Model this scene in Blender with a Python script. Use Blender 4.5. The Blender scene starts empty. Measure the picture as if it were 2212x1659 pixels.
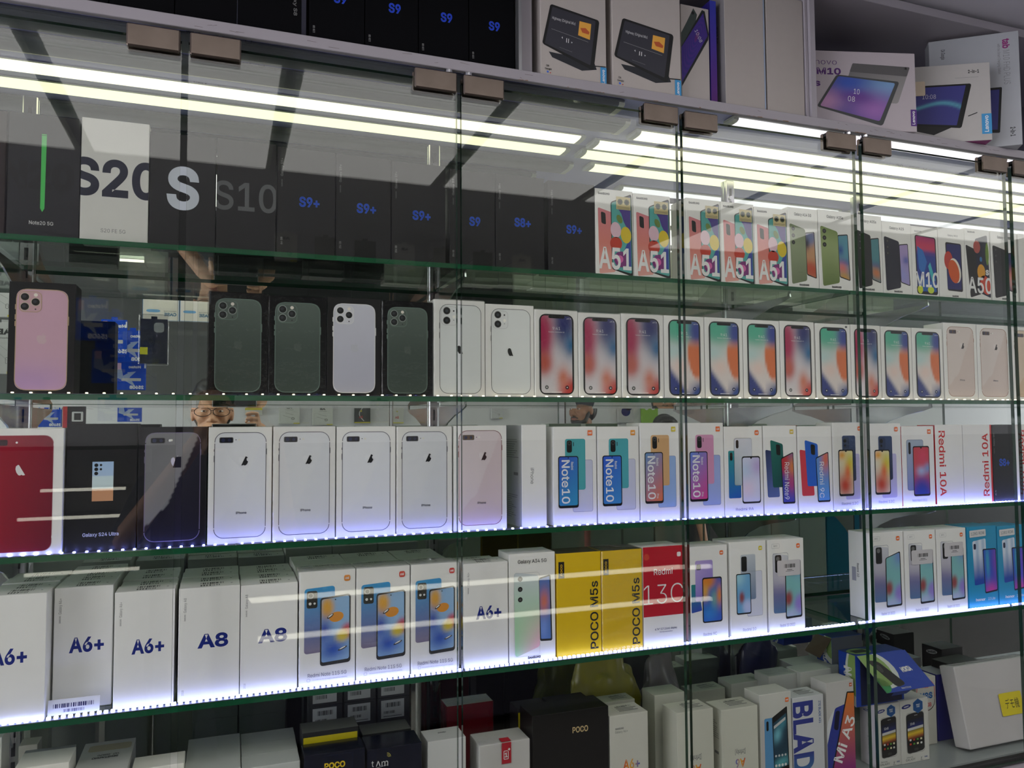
# Phone shop display cabinet with mirrored back, glass doors and lit glass shelves
import bpy, math, os, random
from mathutils import Vector, Matrix
from mathutils.geometry import delaunay_2d_cdt
random.seed(7)
S = bpy.context.scene
COL = S.collection
PI = math.pi
EYE = 1.45                                   # camera height above the shop floor
# ---------------------------------------------------------------- camera
FPX = 1690.0
YAW, PITCH, ROLL = math.radians(20.18), math.radians(2.943), math.radians(-.3307)
cy, sy, cp, sp = math.cos(YAW), math.sin(YAW), math.cos(PITCH), math.sin(PITCH)
FWD = Vector((sy*cp, cy*cp, sp)); _r = Vector((cy, -sy, 0)); _u = _r.cross(FWD)
RT = math.cos(ROLL)*_r + math.sin(ROLL)*_u
UP = -math.sin(ROLL)*_r + math.cos(ROLL)*_u
cd = bpy.data.cameras.new('camera'); cam = bpy.data.objects.new('camera', cd); COL.objects.link(cam)
cam.matrix_world = Matrix(((RT.x, UP.x, -FWD.x, 0), (RT.y, UP.y, -FWD.y, 0), (RT.z, UP.z, -FWD.z, EYE), (0, 0, 0, 1)))
cd.sensor_width = 36; cd.lens = FPX/2212*36; cd.clip_start = .002; cd.clip_end = 60
S.camera = cam
# ---------------------------------------------------------------- world and exposure
wd = bpy.data.worlds.new('shop_ambient'); S.world = wd; wd.use_nodes = True
wd.node_tree.nodes['Background'].inputs[0].default_value = (.92, .92, 1.0, 1)
wd.node_tree.nodes['Background'].inputs[1].default_value = 1.45
S.view_settings.view_transform = 'Standard'; S.view_settings.look = 'None'
S.view_settings.gamma = 1; S.view_settings.exposure = 2.05; S.view_settings.use_curve_mapping = False
S.cycles.adaptive_threshold = .02; S.cycles.max_bounces = 8; S.cycles.transparent_max_bounces = 28; S.cycles.glossy_bounces = 6
S.cycles.sample_clamp_indirect = 4; S.cycles.use_denoising = True; S.cycles.caustics_reflective = True
# strengths
TUBE_E, PANEL_E, LEDC_E, LEDD_E, LEDB_E = .38, .62, 12.5, 2.9, 1.5

def ray(px, py):
    return (px-1106)*RT - (py-829.5)*UP + FPX*FWD
def at(px, py, Y):                            # photo pixel -> world point on the plane y = Y
    v = ray(px, py); v = v*(Y/v.y); v.z += EYE; return v
def gr(px, py, z):                            # photo pixel -> world point at height z
    v = ray(px, py); v = v*((z-EYE)/v.z); v.z += EYE; return v
# ---------------------------------------------------------------- colour and materials
def lin(c):
    c = c/255.0; return c/12.92 if c <= .04045 else ((c+.055)/1.055)**2.4
def C(*c):
    if len(c) == 1: c = (c[0],)*3
    return tuple(lin(min(255, max(0, x))) for x in c)
def mixc(a, b, t):
    a = a(.5, .3) if callable(a) else a
    return tuple(x+(y-x)*t for x, y in zip(a, b))
MT = {}
def mat(name):
    m = bpy.data.materials.new(name); m.use_nodes = True; MT[name] = m; return m
def pbr(name, col=None, rough=.5, metal=0, spec=.5, coat=0, noise=0, nscale=40, bump=0, attr=False, trans=0):
    m = mat(name); nt = m.node_tree; b = nt.nodes['Principled BSDF']
    b.inputs['Roughness'].default_value = rough; b.inputs['Metallic'].default_value = metal
    b.inputs['Specular IOR Level'].default_value = spec; b.inputs['Coat Weight'].default_value = coat
    b.inputs['Coat Roughness'].default_value = .04
    src = None
    if attr:
        a = nt.nodes.new('ShaderNodeAttribute'); a.attribute_name = 'Col'; src = a.outputs['Color']
    if noise or bump:
        tc = nt.nodes.new('ShaderNodeTexCoord'); n = nt.nodes.new('ShaderNodeTexNoise')
        n.inputs['Scale'].default_value = nscale; n.inputs['Detail'].default_value = 4
        nt.links.new(tc.outputs['Object'], n.inputs['Vector'])
        if noise:
            mp = nt.nodes.new('ShaderNodeMapRange'); mp.inputs['To Min'].default_value = 1-noise; mp.inputs['To Max'].default_value = 1
            nt.links.new(n.outputs['Fac'], mp.inputs['Value'])
            mx = nt.nodes.new('ShaderNodeMix'); mx.data_type = 'RGBA'; mx.blend_type = 'MULTIPLY'; mx.inputs['Factor'].default_value = 1
            if src: nt.links.new(src, mx.inputs[6])
            else: mx.inputs[6].default_value = (*col, 1)
            nt.links.new(mp.outputs['Result'], mx.inputs[7]); src = mx.outputs[2]
        if bump:
            bp = nt.nodes.new('ShaderNodeBump'); bp.inputs['Strength'].default_value = bump; bp.inputs['Distance'].default_value = .002
            nt.links.new(n.outputs['Fac'], bp.inputs['Height']); nt.links.new(bp.outputs[0], b.inputs['Normal'])
    if src: nt.links.new(src, b.inputs['Base Color'])
    elif col: b.inputs['Base Color'].default_value = (*col, 1)
    return m
def emit(name, col, st):
    m = mat(name); nt = m.node_tree; b = nt.nodes['Principled BSDF']
    b.inputs['Base Color'].default_value = (.8, .8, .8, 1)
    b.inputs['Emission Color'].default_value = (*col, 1); b.inputs['Emission Strength'].default_value = st; return m
def thin(name, tint, ior=1.5, rough=0, bump=0, bscale=30, base=0):  # thin clear sheet: see-through with Fresnel reflection
    m = mat(name); nt = m.node_tree; nt.nodes.remove(nt.nodes['Principled BSDF'])
    out = nt.nodes['Material Output']; tr = nt.nodes.new('ShaderNodeBsdfTransparent'); tr.inputs[0].default_value = (*tint, 1)
    gl = nt.nodes.new('ShaderNodeBsdfGlossy'); gl.inputs['Roughness'].default_value = rough; gl.inputs[0].default_value = (1, 1, 1, 1)
    fr = nt.nodes.new('ShaderNodeFresnel'); fr.inputs[0].default_value = ior
    ge = nt.nodes.new('ShaderNodeNewGeometry'); mr = nt.nodes.new('ShaderNodeMapRange'); mr.inputs['To Min'].default_value = ior; mr.inputs['To Max'].default_value = 1/ior
    nt.links.new(ge.outputs['Backfacing'], mr.inputs['Value']); nt.links.new(mr.outputs[0], fr.inputs[0])   # same reflectance from both sides of the sheet
    mx = nt.nodes.new('ShaderNodeMixShader'); nt.links.new(tr.outputs[0], mx.inputs[1]); nt.links.new(gl.outputs[0], mx.inputs[2])
    fac = fr.outputs[0]
    if base:
        ad = nt.nodes.new('ShaderNodeMath'); ad.operation = 'ADD'; ad.inputs[1].default_value = base; nt.links.new(fac, ad.inputs[0]); fac = ad.outputs[0]
    nt.links.new(fac, mx.inputs[0]); nt.links.new(mx.outputs[0], out.inputs[0])
    if bump:
        tc = nt.nodes.new('ShaderNodeTexCoord'); n = nt.nodes.new('ShaderNodeTexNoise'); n.inputs['Scale'].default_value = bscale
        n.inputs['Detail'].default_value = 3; nt.links.new(tc.outputs['Object'], n.inputs['Vector'])
        bp = nt.nodes.new('ShaderNodeBump'); bp.inputs['Strength'].default_value = bump; bp.inputs['Distance'].default_value = .004
        nt.links.new(n.outputs['Fac'], bp.inputs['Height']); nt.links.new(bp.outputs[0], gl.inputs['Normal']); nt.links.new(bp.outputs[0], fr.inputs['Normal'])
    return m
CARD = pbr('printed_card', attr=True, rough=.45, spec=.3, noise=.06, nscale=60)
GLOSSY = pbr('laminated_card', attr=True, rough=.16, spec=.5)
PLAST = pbr('coloured_plastic', attr=True, rough=.3)
LAM = pbr('white_laminate', C(160, 154, 160), rough=.45, noise=.10, nscale=9)
LAMIN = pbr('cabinet_lining', C(205, 206, 208), rough=.5, noise=.05, nscale=5)
MATTE = pbr('matte_black_card', attr=True, rough=.8, spec=.08)
LAMGLOW = pbr('glow_tinted_lining', C(176, 178, 226), rough=.5)  # purple LED glow on the inner ceiling, put into its colour
DARKIN = pbr('darkened_lining', C(92, 92, 108), rough=.6)
STEEL = pbr('brushed_steel', C(120, 108, 100), rough=.4, metal=1, noise=.35, nscale=30)
CHROME = pbr('chrome', C(205, 205, 208), rough=.16, metal=1)
SLOTM = pbr('slot_dark', C(22, 22, 24), rough=.7)
ALU = pbr('dull_aluminium', C(150, 150, 152), rough=.4, metal=.9)
PLW = pbr('fixture_plastic', C(206, 210, 200), rough=.4)
PLSHADE = pbr('shade_grey_fixture', C(104, 108, 112), rough=.35)  # unlit battens: shade on them is painted in as a darker grey
TUBE = emit('lit_diffuser_warm', (1, .98, .62), TUBE_E)
TUBW = emit('lit_diffuser_cool', (.95, .9, 1), TUBE_E*.74)
PANEL = emit('ceiling_light_face', (1, .98, .95), PANEL_E)
LEDC = emit('led_cool_blue', (.20, .24, 1), LEDC_E)
LEDD = emit('led_cool_white', (.38, .44, 1), LEDD_E)
LEDB = emit('led_warm_dim', (1, .85, .55), LEDB_E)
TAPE = pbr('led_tape', C(84, 86, 100), rough=.4)
DOORG = thin('door_glass', (.965, .972, .95), ior=1.41)
SHELFG = thin('shelf_glass', (.90, .965, .925))
EDGEG = pbr('green_glass_edge', C(24, 92, 58), rough=.12, spec=.8, noise=.4, nscale=14)
EDGED = pbr('door_glass_edge', C(30, 62, 46), rough=.08, spec=.9, noise=.7, nscale=12)
WRAP = thin('shrink_film', (.985, .985, .985), ior=1.42, rough=.06, bump=.5, bscale=45)
POLYB = thin('clear_bag_film', (.93, .93, .93), ior=1.5, rough=.1, bump=.9, bscale=30, base=.04)
def mirror():
    m = mat('mirror_back'); nt = m.node_tree; nt.nodes.remove(nt.nodes['Principled BSDF'])
    g = nt.nodes.new('ShaderNodeBsdfGlossy'); g.inputs[0].default_value = (.72, .77, .73, 1); g.inputs['Roughness'].default_value = 0
    nt.links.new(g.outputs[0], nt.nodes['Material Output'].inputs[0]); return m
MIRR = mirror()
# ---------------------------------------------------------------- mesh builder
def hsub(pts, a, b, c):                       # clip polygon [(x, y, col)] to a*x + b*y <= c
    o = []; n = len(pts)
    for i in range(n):
        p, q = pts[i], pts[(i+1) % n]; dp, dq = a*p[0]+b*p[1]-c, a*q[0]+b*q[1]-c
        if dp <= 0: o.append(p)
        if dp*dq < 0:
            t = dp/(dp-dq); o.append((p[0]+(q[0]-p[0])*t, p[1]+(q[1]-p[1])*t, mixc(p[2], q[2], t)))
    return o
def clipbox(pts, x0, y0, x1, y1):
    for h in ((-1, 0, -x0), (1, 0, x1), (0, -1, -y0), (0, 1, y1)):
        pts = hsub(pts, *h)
        if len(pts) < 3: return []
    return pts
class MB:
    def __init__(s): s.v = []; s.f = []; s.c = []; s.m = []; s.sm = []; s.mats = []
    def mi(s, m):
        if m not in s.mats: s.mats.append(m)
        return s.mats.index(m)
    def face(s, pts, col=(.8, .8, .8), m=None, smooth=False):
        b = len(s.v); s.v += [tuple(p) for p in pts]; s.f.append(tuple(range(b, b+len(pts))))
        s.c += list(col) if isinstance(col, list) else [col]*len(pts); s.m.append(s.mi(m or CARD)); s.sm.append(smooth)
    def idx(s, vs, faces, col=(.8, .8, .8), m=None, smooth=False):
        b = len(s.v); s.v += [tuple(p) for p in vs]; k = s.mi(m or CARD)
        for f in faces:
            s.f.append(tuple(b+i for i in f)); s.c += [col]*len(f); s.m.append(k); s.sm.append(smooth)
    def box(s, x0, y0, z0, x1, y1, z1, col=(.8, .8, .8), m=None, ch=0, cols=None, T=None):
        c = ch; P = []; T = T or (lambda p: p)
        if c <= 0:
            V = [T((x, y, z)) for z in (z0, z1) for y in (y0, y1) for x in (x0, x1)]
            for k, f in enumerate(((0, 1, 5, 4), (1, 3, 7, 5), (3, 2, 6, 7), (2, 0, 4, 6), (4, 5, 7, 6), (2, 3, 1, 0))):
                s.face([V[i] for i in f], (cols or {}).get('frbltd'[k], col), m)
            return
        key = {}; vs = []
        for i, x in enumerate((x0, x1)):
            for j, y in enumerate((y0, y1)):
                for k, z in enumerate((z0, z1)):
                    ix, iy, iz = x+(c, -c)[i], y+(c, -c)[j], z+(c, -c)[k]
                    for a, p in enumerate(((x, iy, iz), (ix, y, iz), (ix, iy, z))): key[(i, j, k, a)] = len(vs); vs.append(T(p))
        g = lambda *a: key[a]
        F = [('l', [g(0, 0, 0, 0), g(0, 0, 1, 0), g(0, 1, 1, 0), g(0, 1, 0, 0)]), ('r', [g(1, 0, 0, 0), g(1, 1, 0, 0), g(1, 1, 1, 0), g(1, 0, 1, 0)]),
             ('f', [g(0, 0, 0, 1), g(1, 0, 0, 1), g(1, 0, 1, 1), g(0, 0, 1, 1)]), ('b', [g(0, 1, 0, 1), g(0, 1, 1, 1), g(1, 1, 1, 1), g(1, 1, 0, 1)]),
             ('t', [g(0, 0, 1, 2), g(1, 0, 1, 2), g(1, 1, 1, 2), g(0, 1, 1, 2)]), ('d', [g(0, 0, 0, 2), g(0, 1, 0, 2), g(1, 1, 0, 2), g(1, 0, 0, 2)])]
        for i in (0, 1):
            for j in (0, 1):
                F.append(('e', [g(i, j, 0, 0), g(i, j, 1, 0), g(i, j, 1, 1), g(i, j, 0, 1)])); F.append(('e', [g(i, 0, j, 0), g(i, 1, j, 0), g(i, 1, j, 2), g(i, 0, j, 2)]))
                F.append(('e', [g(0, i, j, 1), g(1, i, j, 1), g(1, i, j, 2), g(0, i, j, 2)]))
                for k in (0, 1): F.append(('e', [g(i, j, k, 0), g(i, j, k, 1), g(i, j, k, 2)]))
        for t, f in F: s.idx([vs[q] for q in f], [tuple(range(len(f)))], (cols or {}).get(t, col), m)
    def prism(s, pts, z0, z1, col=(.8, .8, .8), m=None, T=None, smooth=False):   # pts 2D (x, y) extruded along z
        T = T or (lambda p: p); n = len(pts)
        lo = [T((p[0], p[1], z0)) for p in pts]; hi = [T((p[0], p[1], z1)) for p in pts]
        s.idx(lo+hi, [tuple(range(n))[::-1], tuple(range(n, 2*n))], col, m)
        s.idx(lo+hi, [(i, (i+1) % n, n+(i+1) % n, n+i) for i in range(n)], col, m, smooth)
    def tube(s, pts, r, n=10, col=(.8, .8, .8), m=None, cap=True):
        pts = [Vector(p) for p in pts]; rs = r if isinstance(r, (list, tuple)) else [r]*len(pts); rings = []
        d0 = (pts[1]-pts[0]).normalized(); a = d0.orthogonal().normalized()
        for i, p in enumerate(pts):
            d = (pts[min(i+1, len(pts)-1)]-pts[max(i-1, 0)]).normalized(); a = (a-d*a.dot(d)).normalized(); b = d.cross(a)
            rings.append([p+rs[i]*(math.cos(2*PI*k/n)*a+math.sin(2*PI*k/n)*b) for k in range(n)])
        vs = [q for R_ in rings for q in R_]; F = []
        for i in range(len(pts)-1):
            for k in range(n): F.append((i*n+k, i*n+(k+1) % n, (i+1)*n+(k+1) % n, (i+1)*n+k))
        s.idx(vs, F, col, m, True)
        if cap: s.idx(vs, [tuple(range(n))[::-1], tuple(range(len(vs)-n, len(vs)))], col, m)
    def ell(s, c, r, col=(.8, .8, .8), m=None, n=16, k=10, T=None):
        T = T or (lambda p: p); vs = []; F = []
        for j in range(k+1):
            t = PI*j/k
            for i in range(n):
                a = 2*PI*i/n; vs.append(T((c[0]+r[0]*math.sin(t)*math.cos(a), c[1]+r[1]*math.sin(t)*math.sin(a), c[2]+r[2]*math.cos(t))))
        for j in range(k):
            for i in range(n): F.append((j*n+i, (j+1)*n+i, (j+1)*n+(i+1) % n, j*n+(i+1) % n))
        s.idx(vs, F, col, m, True)
    def art(s, A, T):                         # prints lie on a face: T maps (x, y, lift) to 3D
        for lay, pts, m in A.out:
            s.face([T(p[0], p[1], .00009*(lay+1)) for p in pts], [p[2] for p in pts], m or CARD)
    def mesh(s, name):
        me = bpy.data.meshes.new(name); me.from_pydata(s.v, [], s.f); me.update()
        for m in s.mats: me.materials.append(m)
        me.polygons.foreach_set('material_index', s.m); me.polygons.foreach_set('use_smooth', s.sm)
        ca = me.color_attributes.new('Col', 'FLOAT_COLOR', 'CORNER'); buf = []
        for c in s.c: buf += [c[0], c[1], c[2], 1.0]
        ca.data.foreach_set('color', buf); return me
    def obj(s, name, parent=None, loc=None, rot=None):
        o = bpy.data.objects.new(name, s.mesh(name)); COL.objects.link(o)
        if parent: o.parent = parent
        if loc is not None: o.location = loc
        if rot is not None: o.rotation_euler = rot
        return o
def tag(o, label=None, cat=None, group=None, kind=None):
    for k, v in (('label', label), ('category', cat), ('group', group), ('kind', kind)):
        if v: o[k] = v
    return o
def empty(name, loc=(0, 0, 0), rot=(0, 0, 0)):
    o = bpy.data.objects.new(name, None); COL.objects.link(o); o.location = loc; o.rotation_euler = rot; o.empty_display_size = .02; return o
def copy_tree(o, parent=None):
    c = o.copy(); COL.objects.link(c)
    if parent: c.parent = parent
    for ch in list(o.children): copy_tree(ch, c)
    return c
# ---------------------------------------------------------------- lettering
FD = os.path.join(bpy.utils.system_resource('DATAFILES') or '', 'fonts')
def ldfont(n):
    try: return bpy.data.fonts.load(os.path.join(FD, n))
    except Exception: return None
FONTS = {'i': ldfont('Inter.woff2'), 'j': ldfont('Noto Sans CJK Regular.woff2')}
TC = {}; CAPH = {}
def glyphs(s, font='i', bold=0.0, shear=0.0):
    k = (s, font, bold, shear)
    if not s.strip(): return [], []
    if k in TC: return TC[k]
    c = bpy.data.curves.new('lettering', 'FONT'); c.body = s; c.resolution_u = 3; c.fill_mode = 'NONE'; c.shear = shear
    if FONTS[font]: c.font = FONTS[font]
    o = bpy.data.objects.new('lettering', c); me = o.to_mesh(); adj = {}
    for e in me.edges:
        a_, b_ = e.vertices; adj.setdefault(a_, []).append(b_); adj.setdefault(b_, []).append(a_)
    seen = set(); loops = []
    for v in adj:
        if v in seen: continue
        L = [v]; seen.add(v)
        while True:
            nx = [u for u in adj[L[-1]] if u not in seen]
            if not nx: break
            L.append(nx[0]); seen.add(nx[0])
        P = [(me.vertices[i].co.x, me.vertices[i].co.y) for i in L]
        P = [p for i, p in enumerate(P) if math.dist(p, P[i-1]) > 1e-5]
        if len(P) > 2: loops.append(P)
    ar = lambda P: sum(P[i-1][0]*P[i][1]-P[i][0]*P[i-1][1] for i in range(len(P)))/2
    def inside(p, P):
        r = False
        for i in range(len(P)):
            (x1, y1), (x2, y2) = P[i-1], P[i]
            if (y1 > p[1]) != (y2 > p[1]) and p[0] < (x2-x1)*(p[1]-y1)/(y2-y1)+x1: r = not r
        return r
    def fat(P, d):                                 # move outward, P clockwise for outlines and counter-clockwise for holes
        Q = []; n = len(P)
        for i in range(n):
            a_, b_, c_ = P[i-1], P[i], P[(i+1) % n]; l1, l2 = math.dist(a_, b_), math.dist(b_, c_)
            n1, n2 = (-(b_[1]-a_[1])/l1, (b_[0]-a_[0])/l1), (-(c_[1]-b_[1])/l2, (c_[0]-b_[0])/l2); m_ = (n1[0]+n2[0], n1[1]+n2[1]); k_ = max(.6, m_[0]*n1[0]+m_[1]*n1[1])
            Q.append((b_[0]+m_[0]*d/k_, b_[1]+m_[1]*d/k_))
        return Q
    co = []; tr = []
    if loops:
        sg = ar(max(loops, key=lambda P: abs(ar(P)))); outs = [P for P in loops if ar(P)*sg > 0]; ins = [P for P in loops if ar(P)*sg < 0]; grp = [[P] for P in outs]
        for h in ins:
            par = [g_ for g_ in grp if inside(h[0], g_[0])]
            if par: min(par, key=lambda g_: abs(ar(g_[0]))).append(h)
        G_ = []; fl = []; ed = []
        for g_ in grp:
            g_ = [(P if (ar(P) < 0) == (i == 0) else P[::-1]) for i, P in enumerate(g_)]
            if bold: g_ = [fat(P, bold) for P in g_]
            g_ = [[p for i, p in enumerate(P) if math.dist(p, P[i-1]) > 4e-4] for P in g_]; G_.append((g_, min(p[0] for p in g_[0]), max(p[0] for p in g_[0])))
            for P in g_: q = len(fl); ed += [(q+i, q+(i+1) % len(P)) for i in range(len(P))]; fl += P
        vo, _e, fo, *_x = delaunay_2d_cdt([Vector(p) for p in fl], ed, [], 0, 1e-6); co = [(v.x, v.y) for v in vo]
        for f in fo:                                   # keep the triangles inside any outline (overlapping strokes are joined)
            c3 = [sum(vo[i][k] for i in f)/len(f) for k in (0, 1)]
            if any(x0 <= c3[0] <= x1 and sum(inside(c3, P) for P in g_) % 2 for g_, x0, x1 in G_): tr.append(tuple(f))
    if font not in CAPH:
        CAPH[font] = 1
        if s != 'H': CAPH[font] = max(p[1] for p in glyphs('H', font)[0])
    o.to_mesh_clear(); bpy.data.objects.remove(o); bpy.data.curves.remove(c)
    TC[k] = (co, tr); return TC[k]
glyphs('H', 'i'); CAPH['i'] = max(p[1] for p in glyphs('H', 'i')[0]); glyphs('H', 'j'); CAPH['j'] = max(p[1] for p in glyphs('H', 'j')[0])
# ---------------------------------------------------------------- printed artwork on a W x H face (fractions 0..1)
class Art:
    def __init__(s, W, H): s.W, s.H = W, H; s.out = []; s.l = 0
    def up(s): s.l += 1; return s
    def poly(s, pts, col, m=None, clip=True):
        P = [(p[0]*s.W, p[1]*s.H, col[i] if isinstance(col, list) else col) for i, p in enumerate(pts)]
        if clip: P = clipbox(P, 0, 0, s.W, s.H)
        if len(P) > 2: s.out.append((s.l, P, m))
    def quad(s, q, fn, r=.0, n=1, k=1, m=None, clip=True):   # q = TL, TR, BR, BL ; fn(s, t) or a colour ; r corner radius / width
        TL, TR, BR, BL = [(p[0]*s.W, p[1]*s.H) for p in q]
        w = (math.dist(TL, TR)+math.dist(BL, BR))/2; h = (math.dist(TL, BL)+math.dist(TR, BR))/2; rr = r*w
        f = fn if callable(fn) else (lambda a, b: fn)
        ts = sorted(set([0, 1]+[i/k for i in range(k+1)]+([x for i in range(1, 6) for x in ((rr-rr*math.cos(i*PI/10))/h, 1-(rr-rr*math.cos(i*PI/10))/h)] if r else [])))
        rows = []
        for t in ts:
            d = min(t, 1-t)*h; ins = (rr-math.sqrt(max(0, rr*rr-(rr-d)**2)))/w if d < rr else 0
            row = []
            for i in range(n+1):
                a = ins+(1-2*ins)*i/n
                x = (TL[0]*(1-a)+TR[0]*a)*(1-t)+(BL[0]*(1-a)+BR[0]*a)*t; y = (TL[1]*(1-a)+TR[1]*a)*(1-t)+(BL[1]*(1-a)+BR[1]*a)*t
                row.append((x, y, f(a, t)))
            rows.append(row)
        for j in range(len(rows)-1):
            for i in range(n):
                P = [rows[j+1][i], rows[j+1][i+1], rows[j][i+1], rows[j][i]]
                if clip: P = clipbox(P, 0, 0, s.W, s.H)
                if len(P) > 2: s.out.append((s.l, P, m))
    def rr(s, x0, y0, x1, y1, fn, r=.0, n=1, k=1, m=None): s.quad(((x0, y1), (x1, y1), (x1, y0), (x0, y0)), fn, r, n, k, m)
    def ell(s, x, y, rx, ry, col, n=20, a0=0, m=None):       # rx fraction of W ; ry metric-equal when None
        if ry is None: ry = rx*s.W/s.H
        s.poly([(x+rx*math.cos(a0+2*PI*i/n), y+ry*math.sin(a0+2*PI*i/n)) for i in range(n)], col, m)
    def rot(s, x, y, rx, ry, ang, col, n=20):                # rotated ellipse, metric radii as fractions of W
        c, d = math.cos(ang), math.sin(ang); P = []
        for i in range(n):
            a, b = rx*s.W*math.cos(2*PI*i/n), ry*s.W*math.sin(2*PI*i/n); P.append((x+(a*c-b*d)/s.W, y+(a*d+b*c)/s.H))
        s.poly(P, col)
    def line(s, x0, y0, x1, y1, w, col):                     # w fraction of W
        a, b = (x1-x0)*s.W, (y1-y0)*s.H; L = math.hypot(a, b) or 1; nx, ny = -b/L*w*s.W/2, a/L*w*s.W/2
        s.poly([(x0+nx/s.W, y0+ny/s.H), (x1+nx/s.W, y1+ny/s.H), (x1-nx/s.W, y1-ny/s.H), (x0-nx/s.W, y0-ny/s.H)][::-1], col)
    def ring(s, x0, y0, x1, y1, r, w, col, skip=None):       # outlined rounded rectangle, w fraction of W
        W, H = s.W, s.H; X0, Y0, X1, Y1 = x0*W, y0*H, x1*W, y1*H; R_ = r*W; w_ = w*W; O = []; I = []
        for cx, cy_, a in ((X1-R_, Y1-R_, 0), (X0+R_, Y1-R_, 90), (X0+R_, Y0+R_, 180), (X1-R_, Y0+R_, 270)):
            for i in range(7):
                t = math.radians(a+i*15); O.append((cx+R_*math.cos(t), cy_+R_*math.sin(t))); I.append((cx+(R_-w_)*math.cos(t), cy_+(R_-w_)*math.sin(t)))
        n = len(O)
        for i in range(n):
            j = (i+1) % n; s.poly([(p[0]/W, p[1]/H) for p in (O[i], O[j], I[j], I[i])], col)
    def text(s, t, x, y, h, col, w=None, rot=0, anchor='c', bold=.012, font='i', shear=0, m=None, clip=True, colf=None):
        co, tr = glyphs(t, font, bold, shear)
        if not co: return
        sc = h*s.H/CAPH[font]
        x0, x1 = min(p[0] for p in co), max(p[0] for p in co); wd_ = (x1-x0)*sc; sx = sc*(w*s.H/wd_ if w else 1); wd_ = (x1-x0)*sx
        ox = -x0*sx - {'c': wd_/2, 'l': 0, 'r': wd_}[anchor]; oy = -h*s.H/2
        c, d = math.cos(math.radians(rot)), math.sin(math.radians(rot)); P = []
        for p in co:
            a, b = p[0]*sx+ox, p[1]*sc+oy; P.append((x*s.W+a*c-b*d, y*s.H+a*d+b*c, colf((p[0]-x0)/(x1-x0)) if colf else col))
        for T in tr:
            q = [P[i] for i in T]
            if clip: q = clipbox(q, 0, 0, s.W, s.H)
            if len(q) > 2: s.out.append((s.l, q, m))
def blobs(base, *bl):                          # soft colour patches (cx, cy, rx, ry, colour[, power])
    def f(a, t):
        c = base
        for b in bl:
            d = ((a-b[0])/b[2])**2+((t-b[1])/b[3])**2; p = b[5] if len(b) > 5 else 1
            c = mixc(c, b[4], math.exp(-d**p))
        return c
    return f
def vgrad(*st):                                # vertical stops (t, colour)
    def f(a, t):
        for (t0, c0), (t1, c1) in zip(st, st[1:]):
            if t <= t1: return mixc(c0, c1, max(0, (t-t0)/(t1-t0)))
        return st[-1][1]
    return f
def dgrad(c0, c1, k=.5):
    return lambda a, t: mixc(c0, c1, min(1, max(0, k*a+(1-k)*t)))
APPLE = [(0, -.46), (.12, -.52), (.26, -.5), (.4, -.34), (.5, -.12), (.36, .0), (.33, .18), (.46, .32), (.3, .43), (.12, .38), (0, .34), (-.12, .38), (-.3, .43), (-.46, .3), (-.5, .05), (-.42, -.24), (-.26, -.48), (-.12, -.52)]
# ---------------------------------------------------------------- artwork printed on the boxes
K = C(18); INK = C(30, 30, 34); GREYT = C(120); WHT = C(240, 238, 236); SAMB = C(20, 70, 190)
def apple(A, x, y, h, col, side=None, col2=None):
    sc = h*A.H
    P = [(px*sc*.95, py*sc, col) for px, py in APPLE]
    leaf = [(px*sc, py*sc, col) for px, py in ((.02, .4), (.04, .52), (.14, .62), (.2, .64), (.19, .52), (.1, .42))]
    for pts in (P, leaf):
        if side == 'r': pts = hsub(pts, -1, .45, -.02*sc)
        if side == 'l': pts = hsub(pts, 1, .35, .05*sc)
        if side == 'k': pts = hsub(pts, 1, .55, .02*sc)
        if len(pts) > 2: A.poly([(p[0]/A.W+x, p[1]/A.H+y) for p in pts], col)
def mi(A, x, y, w, col=C(236, 108, 30), rad=.3):
    A.up(); h = w*A.W/A.H; A.rr(x-w/2, y-h/2, x+w/2, y+h/2, col, rad); A.up(); A.text('mi', x, y, h*.36, C(245), w=h*.6, bold=.03)
def sig(A, x, y, r, col=C(225)):               # status icons
    for i in range(4): A.rr(x+i*r*.7, y, x+i*r*.7+r*.4, y+r*.25*(1+i*.4), col)
    A.rr(x+r*3.4, y+.002, x+r*5, y+r*.42, col, .3)
def cardprint(A): return A
def f_red(a, t):
    return blobs(C(222, 216, 220), (.75, .1, .42, .32, C(44, 48, 112), 1.5), (.95, .38, .22, .16, C(40, 110, 160)), (.05, .25, .36, .42, C(176, 40, 86), 2),
                 (.1, .62, .28, .16, C(198, 96, 80), 1.5), (.98, .98, .42, .2, C(200, 54, 52), 2), (.7, .8, .2, .14, C(218, 130, 104)))(a, t)
def f_grn(a, t):
    c = blobs(C(228, 218, 214), (.25, .05, .7, .3, C(84, 180, 150), 2), (.95, .12, .33, .25, C(54, 70, 150), 2), (.1, .42, .4, .12, C(190, 216, 214)), (.35, .62, .25, .1, C(236, 210, 200)))(a, t)
    if t > .6+.55*a: c = mixc(c, C(46, 62, 132), min(1, (t-.6-.55*a)*9))
    if a > .6 and t > .78: c = mixc(c, C(40, 70, 140), min(1, (t-.78)*5*(a-.5)*3))
    ex = .56+.9*(t-.42)**2*2
    if a > ex and .22 < t < .84: c = mixc(c, C(222, 118, 66), min(1, (a-ex)*14)*min(1, (t-.22)*7)*min(1, (.84-t)*9))
    return c
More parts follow.
